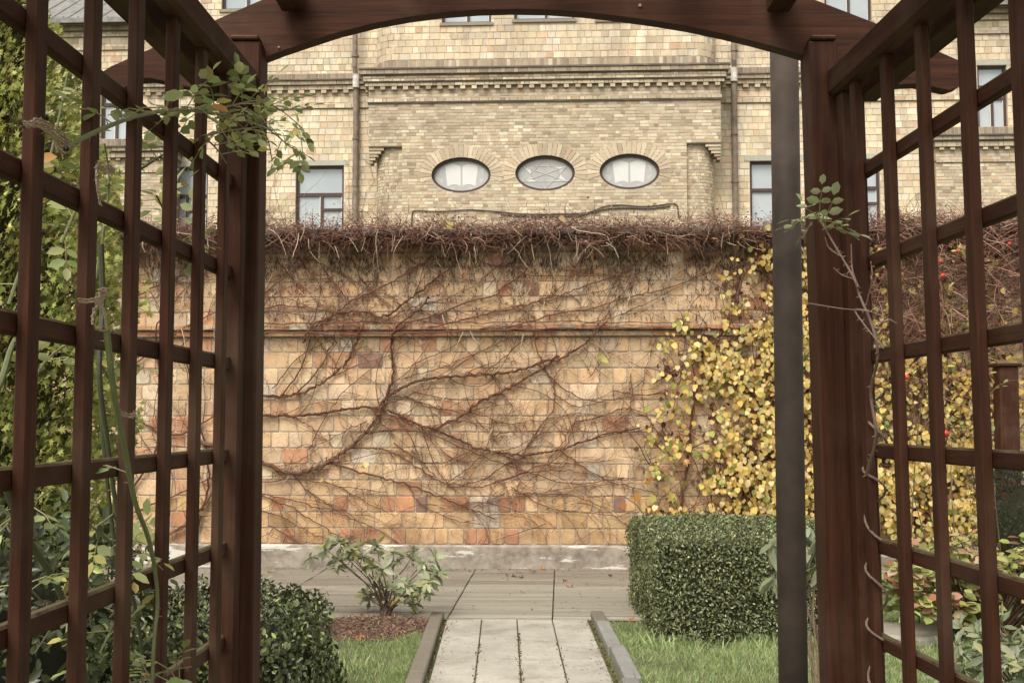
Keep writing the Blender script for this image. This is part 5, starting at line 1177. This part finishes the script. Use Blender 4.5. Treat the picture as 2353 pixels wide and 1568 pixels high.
# crumbs on the terrace next to the wall
N = 2200; xs_ = NR.uniform(-4, 3.5, N); ys_ = -np.abs(NR.exponential(.16, N)) - .08; ys_[N // 2:] = -NR.uniform(.1, 3.0, N - N // 2)
ca, sa = math.cos(TER.a), math.sin(TER.a); P = np.stack([xs_ * ca + ys_ * sa, TER.D - xs_ * sa + ys_ * ca, np.full(N, .027)], 1)
tag(scatter('terrace_litter', SMALL, P, rdir(N) * np.array([1, 1, .15]), NR.normal(0, .3, (N, 3)) + np.array([0, 0, 1]), NR.uniform(.006, .03, N), pal(N, [(.22, .13, .08), (.12, .09, .06), (.30, .20, .13)]), M_CHIP), kind='stuff')
leaf0 = None; fl = [(1018, 1283), (1165, 1320), (1180, 1322), (1225, 1314), (1220, 1307), (1245, 1306), (1195, 1326), (1310, 1347), (1297, 1333), (855, 1298), (618, 1312), (830, 1465), (822, 1463), (1402, 1322), (1452, 1420), (1430, 1535)]
for i, (U, V) in enumerate(fl):
    p = G(U, V, .03 if V < 1400 else .05)
    if leaf0 is None:
        tv, tf = MAPLE; s_ = .075; m = MB(); m.v = [(x * s_, (y - .5) * s_, z * s_ * 3 + .004) for x, y, z in tv]; m.c = [(.33, .15, .07)] * len(tv); m.f = list(tf)
        leaf0 = m.build('fallen_leaf', M_CHIP, fix=False); o = leaf0
    else: o = leaf0.copy(); COL.objects.link(o)
    o.location = p; o.rotation_euler = (rnd.gauss(0, .3), rnd.gauss(0, .3), rnd.uniform(0, 6.28)); k = rnd.uniform(.6, 1.1); o.scale = (k, k, k)
    if V < 1400: tag(o, 'small curled orange leaf fallen on the paved terrace', 'leaf', 'fallen leaves on the terrace')
    elif U < 900: tag(o, 'small orange leaf lying on the mulch bed', 'leaf', 'fallen leaves on the mulch')
    elif V > 1500: tag(o, 'small orange leaf caught beside the right kerb of the path', 'leaf')
    else: tag(o, 'small orange leaf lying in the grass by the corner of the clipped hedge', 'leaf')

# ------------------------------------------------------------------ climbing roses tied to the arbour
def side_pt(U, V, off, side=-1):
    """point on the trellis plane moved off metres towards the inside (+) or outside (-)"""
    d = ray(U, V)
    if side < 0: a, b = -.683 + off, .0227
    else: a, b = .873 - off, -.0352
    t = a / (d[0] - b * d[1]); return Vector((d[0] * t, d[1] * t, EYE + d[2] * t))
def rose(name, label, base, canes, side, leafcols, wts, lsize):
    root = empty(name, label, 'climbing plant', base); B = Vector(base); m = MB(); acc = []; pet = MB()
    for (tr, off, r0, dens, col) in canes:
        offs = [off if not isinstance(off, tuple) else off[0] + (off[1] - off[0]) * i / (len(tr) - 1) for i in range(len(tr))]
        P = [side_pt(U, V, o_, side) - B for (U, V), o_ in zip(tr, offs)]; Q = crom(P, 6); m.tube(Q, r0, r0 * .55, n=7, col=col)
        for i, q in enumerate(Q[:-1]):
            d = (Q[i + 1] - q); ln = d.length; d.normalize()
            if rnd.random() < .5: # thorn
                v = Vector((rnd.gauss(0, 1), rnd.gauss(0, 1), rnd.gauss(0, 1))); v = (v - d * v.dot(d)).normalized(); m.tube([q, q + v * (r0 + .006) - d * .002], .0018, .0003, n=4, col=(.2, .12, .07))
            for rep in range(3):
                if rnd.random() < dens * ln / .06:
                    v = Vector((rnd.gauss(0, 1), rnd.gauss(0, .8), rnd.gauss(-.05, .9))); v = (v - d * v.dot(d) * .6).normalized(); L_ = rnd.uniform(.05, .09)
                    e = q + v * L_ + Vector((0, 0, -.012)); mid = q + v * L_ * .5 + Vector((0, 0, .004)); pet.tube([q, mid, e], .0012, .0008, n=4, col=(.22, .20, .08))
                    sd_ = v.cross(Vector((0, 0, 1)))
                    if sd_.length < .1: sd_ = Vector((1, 0, 0))
                    sd_.normalize(); nn = sd_.cross(v).normalized() + Vector((rnd.gauss(0, .35), rnd.gauss(0, .35), rnd.gauss(0, .3)))
                    for (f_, sg) in ((1, 0), (.78, 1), (.78, -1), (.45, 1), (.45, -1)):
                        a = q + v * L_ * f_; dd = v * (1 if sg == 0 else .35) + sd_ * sg + Vector((0, 0, rnd.uniform(-.35, .1))); acc.append((tuple(a), tuple(dd), tuple(nn), lsize * rnd.uniform(.7, 1.15)))
    nb = len(m.v); m.v += pet.v; m.c += pet.c; m.f += [tuple(i + nb for i in f) for f in pet.f]; m.build('canes', M_STEM, root, fix=False)
    if acc:
        A = [np.array([q[i] for q in acc]) for i in range(4)]
        scatter('leaves', OVAL, A[0], A[1], A[2], A[3], pal(len(acc), leafcols, wts, .12, .18), M_YLEAF, root, wid=1.15)
    return root
GS, BS, DS = (.13, .15, .06), (.10, .065, .04), (.07, .08, .04)
rose('climbing_rose', 'green climbing rose tied along the left trellis with a leafy branch reaching across', (-.72, 2.1, 0), [
 ([(152, 342), (190, 318), (250, 290), (320, 266), (410, 253), (500, 262), (570, 278), (625, 300)], .045, .0040, .07, GS),
 ([(430, 254), (520, 245), (590, 232), (640, 250), (690, 290)], .05, .0022, .4, GS), ([(470, 312), (540, 298), (600, 292)], .05, .002, .32, GS), ([(560, 276), (620, 300), (670, 340), (700, 352)], .06, .002, .42, GS), ([(590, 285), (615, 320), (625, 370)], .06, .002, .4, GS), ([(380, 262), (385, 235), (400, 215)], .045, .002, .3, GS), ([(470, 315), (500, 345), (520, 375)], .05, .002, .3, GS),
 ([(232, 560), (236, 700), (228, 860), (245, 1000), (265, 1150), (290, 1300), (330, 1568), (330, 2300)], -.06, .0055, .05, DS),
 ([(222, 770), (232, 900), (240, 1040), (262, 1240), (290, 1420), (300, 2300)], -.075, .005, .05, DS),
 ([(245, 760), (262, 900), (285, 1020), (310, 1150), (345, 1250), (362, 1380), (350, 1568), (340, 2400)], .035, .0052, .07, GS),
 ([(-60, 1000), (0, 880), (30, 790), (70, 735)], -.10, .006, .25, GS), ([(-60, 980), (0, 1085), (60, 1230), (140, 1365), (200, 1600), (220, 2300)], -.12, .0075, .10, DS),
 ([(60, 520), (110, 380), (140, 250), (155, 170)], -.14, .003, .45, GS), ([(140, 560), (190, 440), (220, 330), (200, 220)], -.18, .003, .4, GS), ([(20, 700), (60, 560), (50, 420), (10, 330)], -.14, .003, .3, GS),
 ([(220, 640), (240, 520), (250, 410), (240, 330)], -.12, .003, .3, GS), ([(320, 390), (380, 352), (430, 318)], -.08, .003, .4, DS), ([(360, 450), (385, 500), (420, 560), (460, 540)], -.05, .002, .6, GS), ([(190, 760), (270, 890), (330, 840)], -.2, .003, .25, GS),
 ([(150, 790), (90, 850), (60, 960)], -.2, .003, .3, GS), ([(260, 1180), (300, 1260), (390, 1280)], -.04, .002, .35, BS), ([(250, 1420), (330, 1330), (390, 1270)], -.08, .002, .3, BS), ([(250, 1240), (200, 1190), (240, 1130)], -.06, .002, .25, GS), ([(300, 1568), (380, 1540), (440, 1530)], .03, .002, .55, GS), ([(230, 1500), (270, 1400), (250, 1330)], -.05, .002, .45, GS), ([(60, 1340), (120, 1420), (80, 1500)], -.08, .002, .3, GS), ([(20, 1200), (70, 1160), (120, 1120)], -.12, .002, .3, GS)],
 -1, [(.31, .36, .15), (.38, .42, .20), (.41, .37, .12), (.23, .28, .10), (.45, .27, .09)], [5, 4, 2, 3, .4], .033)
rose('woody_climber', 'bare grey brown climber winding up the right trellis with one leafy tip', (.80, 2.6, 0), [
 ([(1990, 1090), (2012, 1000), (2000, 900), (2016, 820), (2004, 750), (1975, 680), (1962, 640), (1930, 585), (1895, 525)], (.03, .11), .0036, .0, (.17, .115, .085)),
 ([(1972, 660), (1958, 620), (1955, 560)], .085, .0022, 0, (.17, .11, .08)), ([(1990, 700), (2003, 640), (2000, 600)], .08, .0016, 0, (.2, .12, .09)), ([(1935, 590), (1905, 570), (1895, 545)], .105, .0016, 0, (.2, .13, .1)), ([(1960, 640), (1935, 632), (1915, 615)], .09, .0016, 0, (.2, .12, .09)),
 ([(1850, 695), (1930, 708), (2000, 716), (2060, 742)], .10, .0014, .0, (.24, .16, .12)), ([(2000, 715), (1965, 712), (1985, 745), (2030, 800)], .08, .002, 0, (.24, .18, .14)),
 ([(1897, 530), (1885, 505), (1878, 488)], .115, .0016, 1.0, GS), ([(1897, 528), (1890, 510), (1895, 480)], .115, .0015, 1.0, GS)],
 1, [(.30, .34, .17), (.36, .39, .22)], [1, 1], .030)
# tendril spiralling round the first slat on the right
Ys = 2.67; xs0 = .873 - .0352 * Ys + .008; m = MB(); pts = []
for i in range(160):
    t = i / 159; z = 1.56 - t * 1.35; a = t * 2 * math.pi * 12.2; rr = .026 + .003 * math.sin(i * .7); pts.append((math.cos(a) * rr * .9, math.sin(a) * rr, z + .008 * math.sin(i * .31)))
m.tube(pts, .0030, .0024, n=6, col=(.20, .15, .115)); o = m.build('tendril', M_BARK, None, smooth=True, fix=False); o.location = (xs0, Ys, 0); tag(o, 'pale woody tendril coiled round the slat nearest the right post', 'climbing plant')

# twine ties
def twine(name, label, paths, side, loops):
    root = empty(name, label, 'twine', tuple(side_pt(*paths[0][0], .03, side))); B = root.location; m = MB()
    for tr in paths:
        Q = crom([side_pt(U, V, o_, side) - B for U, V, o_ in tr], 6) if len(tr[0]) == 3 else crom([side_pt(U, V, .035, side) - B for U, V in tr], 6)
        m.tube(Q, .0019, n=6, col=(.3, .2, .12))
        m.tube([q + Vector((.002 * math.sin(i * 1.9), .003 * math.cos(i * 1.9), .004)) for i, q in enumerate(Q)], .0013, n=5, col=(.3, .2, .12))
        for q in Q:
            if rnd.random() < .6: v = Vector((rnd.gauss(0, 1), rnd.gauss(0, 1), rnd.gauss(0, 1))).normalized() * .009; m.tube([q, q + v], .0004, n=3)
    m.build('strands', M_TWINE, root, fix=False); return root
twine('twine_tie', 'jute twine knotted round the rose and the leftmost trellis slat near the top', [[(50, 287), (80, 288), (110, 303), (140, 325), (158, 338)], [(55, 293), (85, 280), (115, 292), (150, 318), (160, 345)], [(110, 300), (125, 320), (132, 350)], [(150, 335), (140, 345), (150, 352)]], -1, 2)
twine('twine_tie', 'hanging jute twine tied round the second slat halfway up the left trellis', [[(176, 692), (200, 694), (222, 690), (240, 684)], [(222, 690), (245, 670), (228, 672), (236, 700), (250, 780)], [(230, 690), (215, 720), (212, 745)]], -1, 2)
twine('twine_tie', 'thin twine loop round the third slat of the left trellis, below mid height', [[(275, 950), (295, 957), (312, 953)]], -1, 1)
twine('twine_tie', 'frayed twine hanging from the second slat above the wall top on the left trellis', [[(222, 375), (240, 395), (262, 398), (250, 385), (232, 390)], [(222, 380), (222, 420), (230, 470)]], -1, 1)
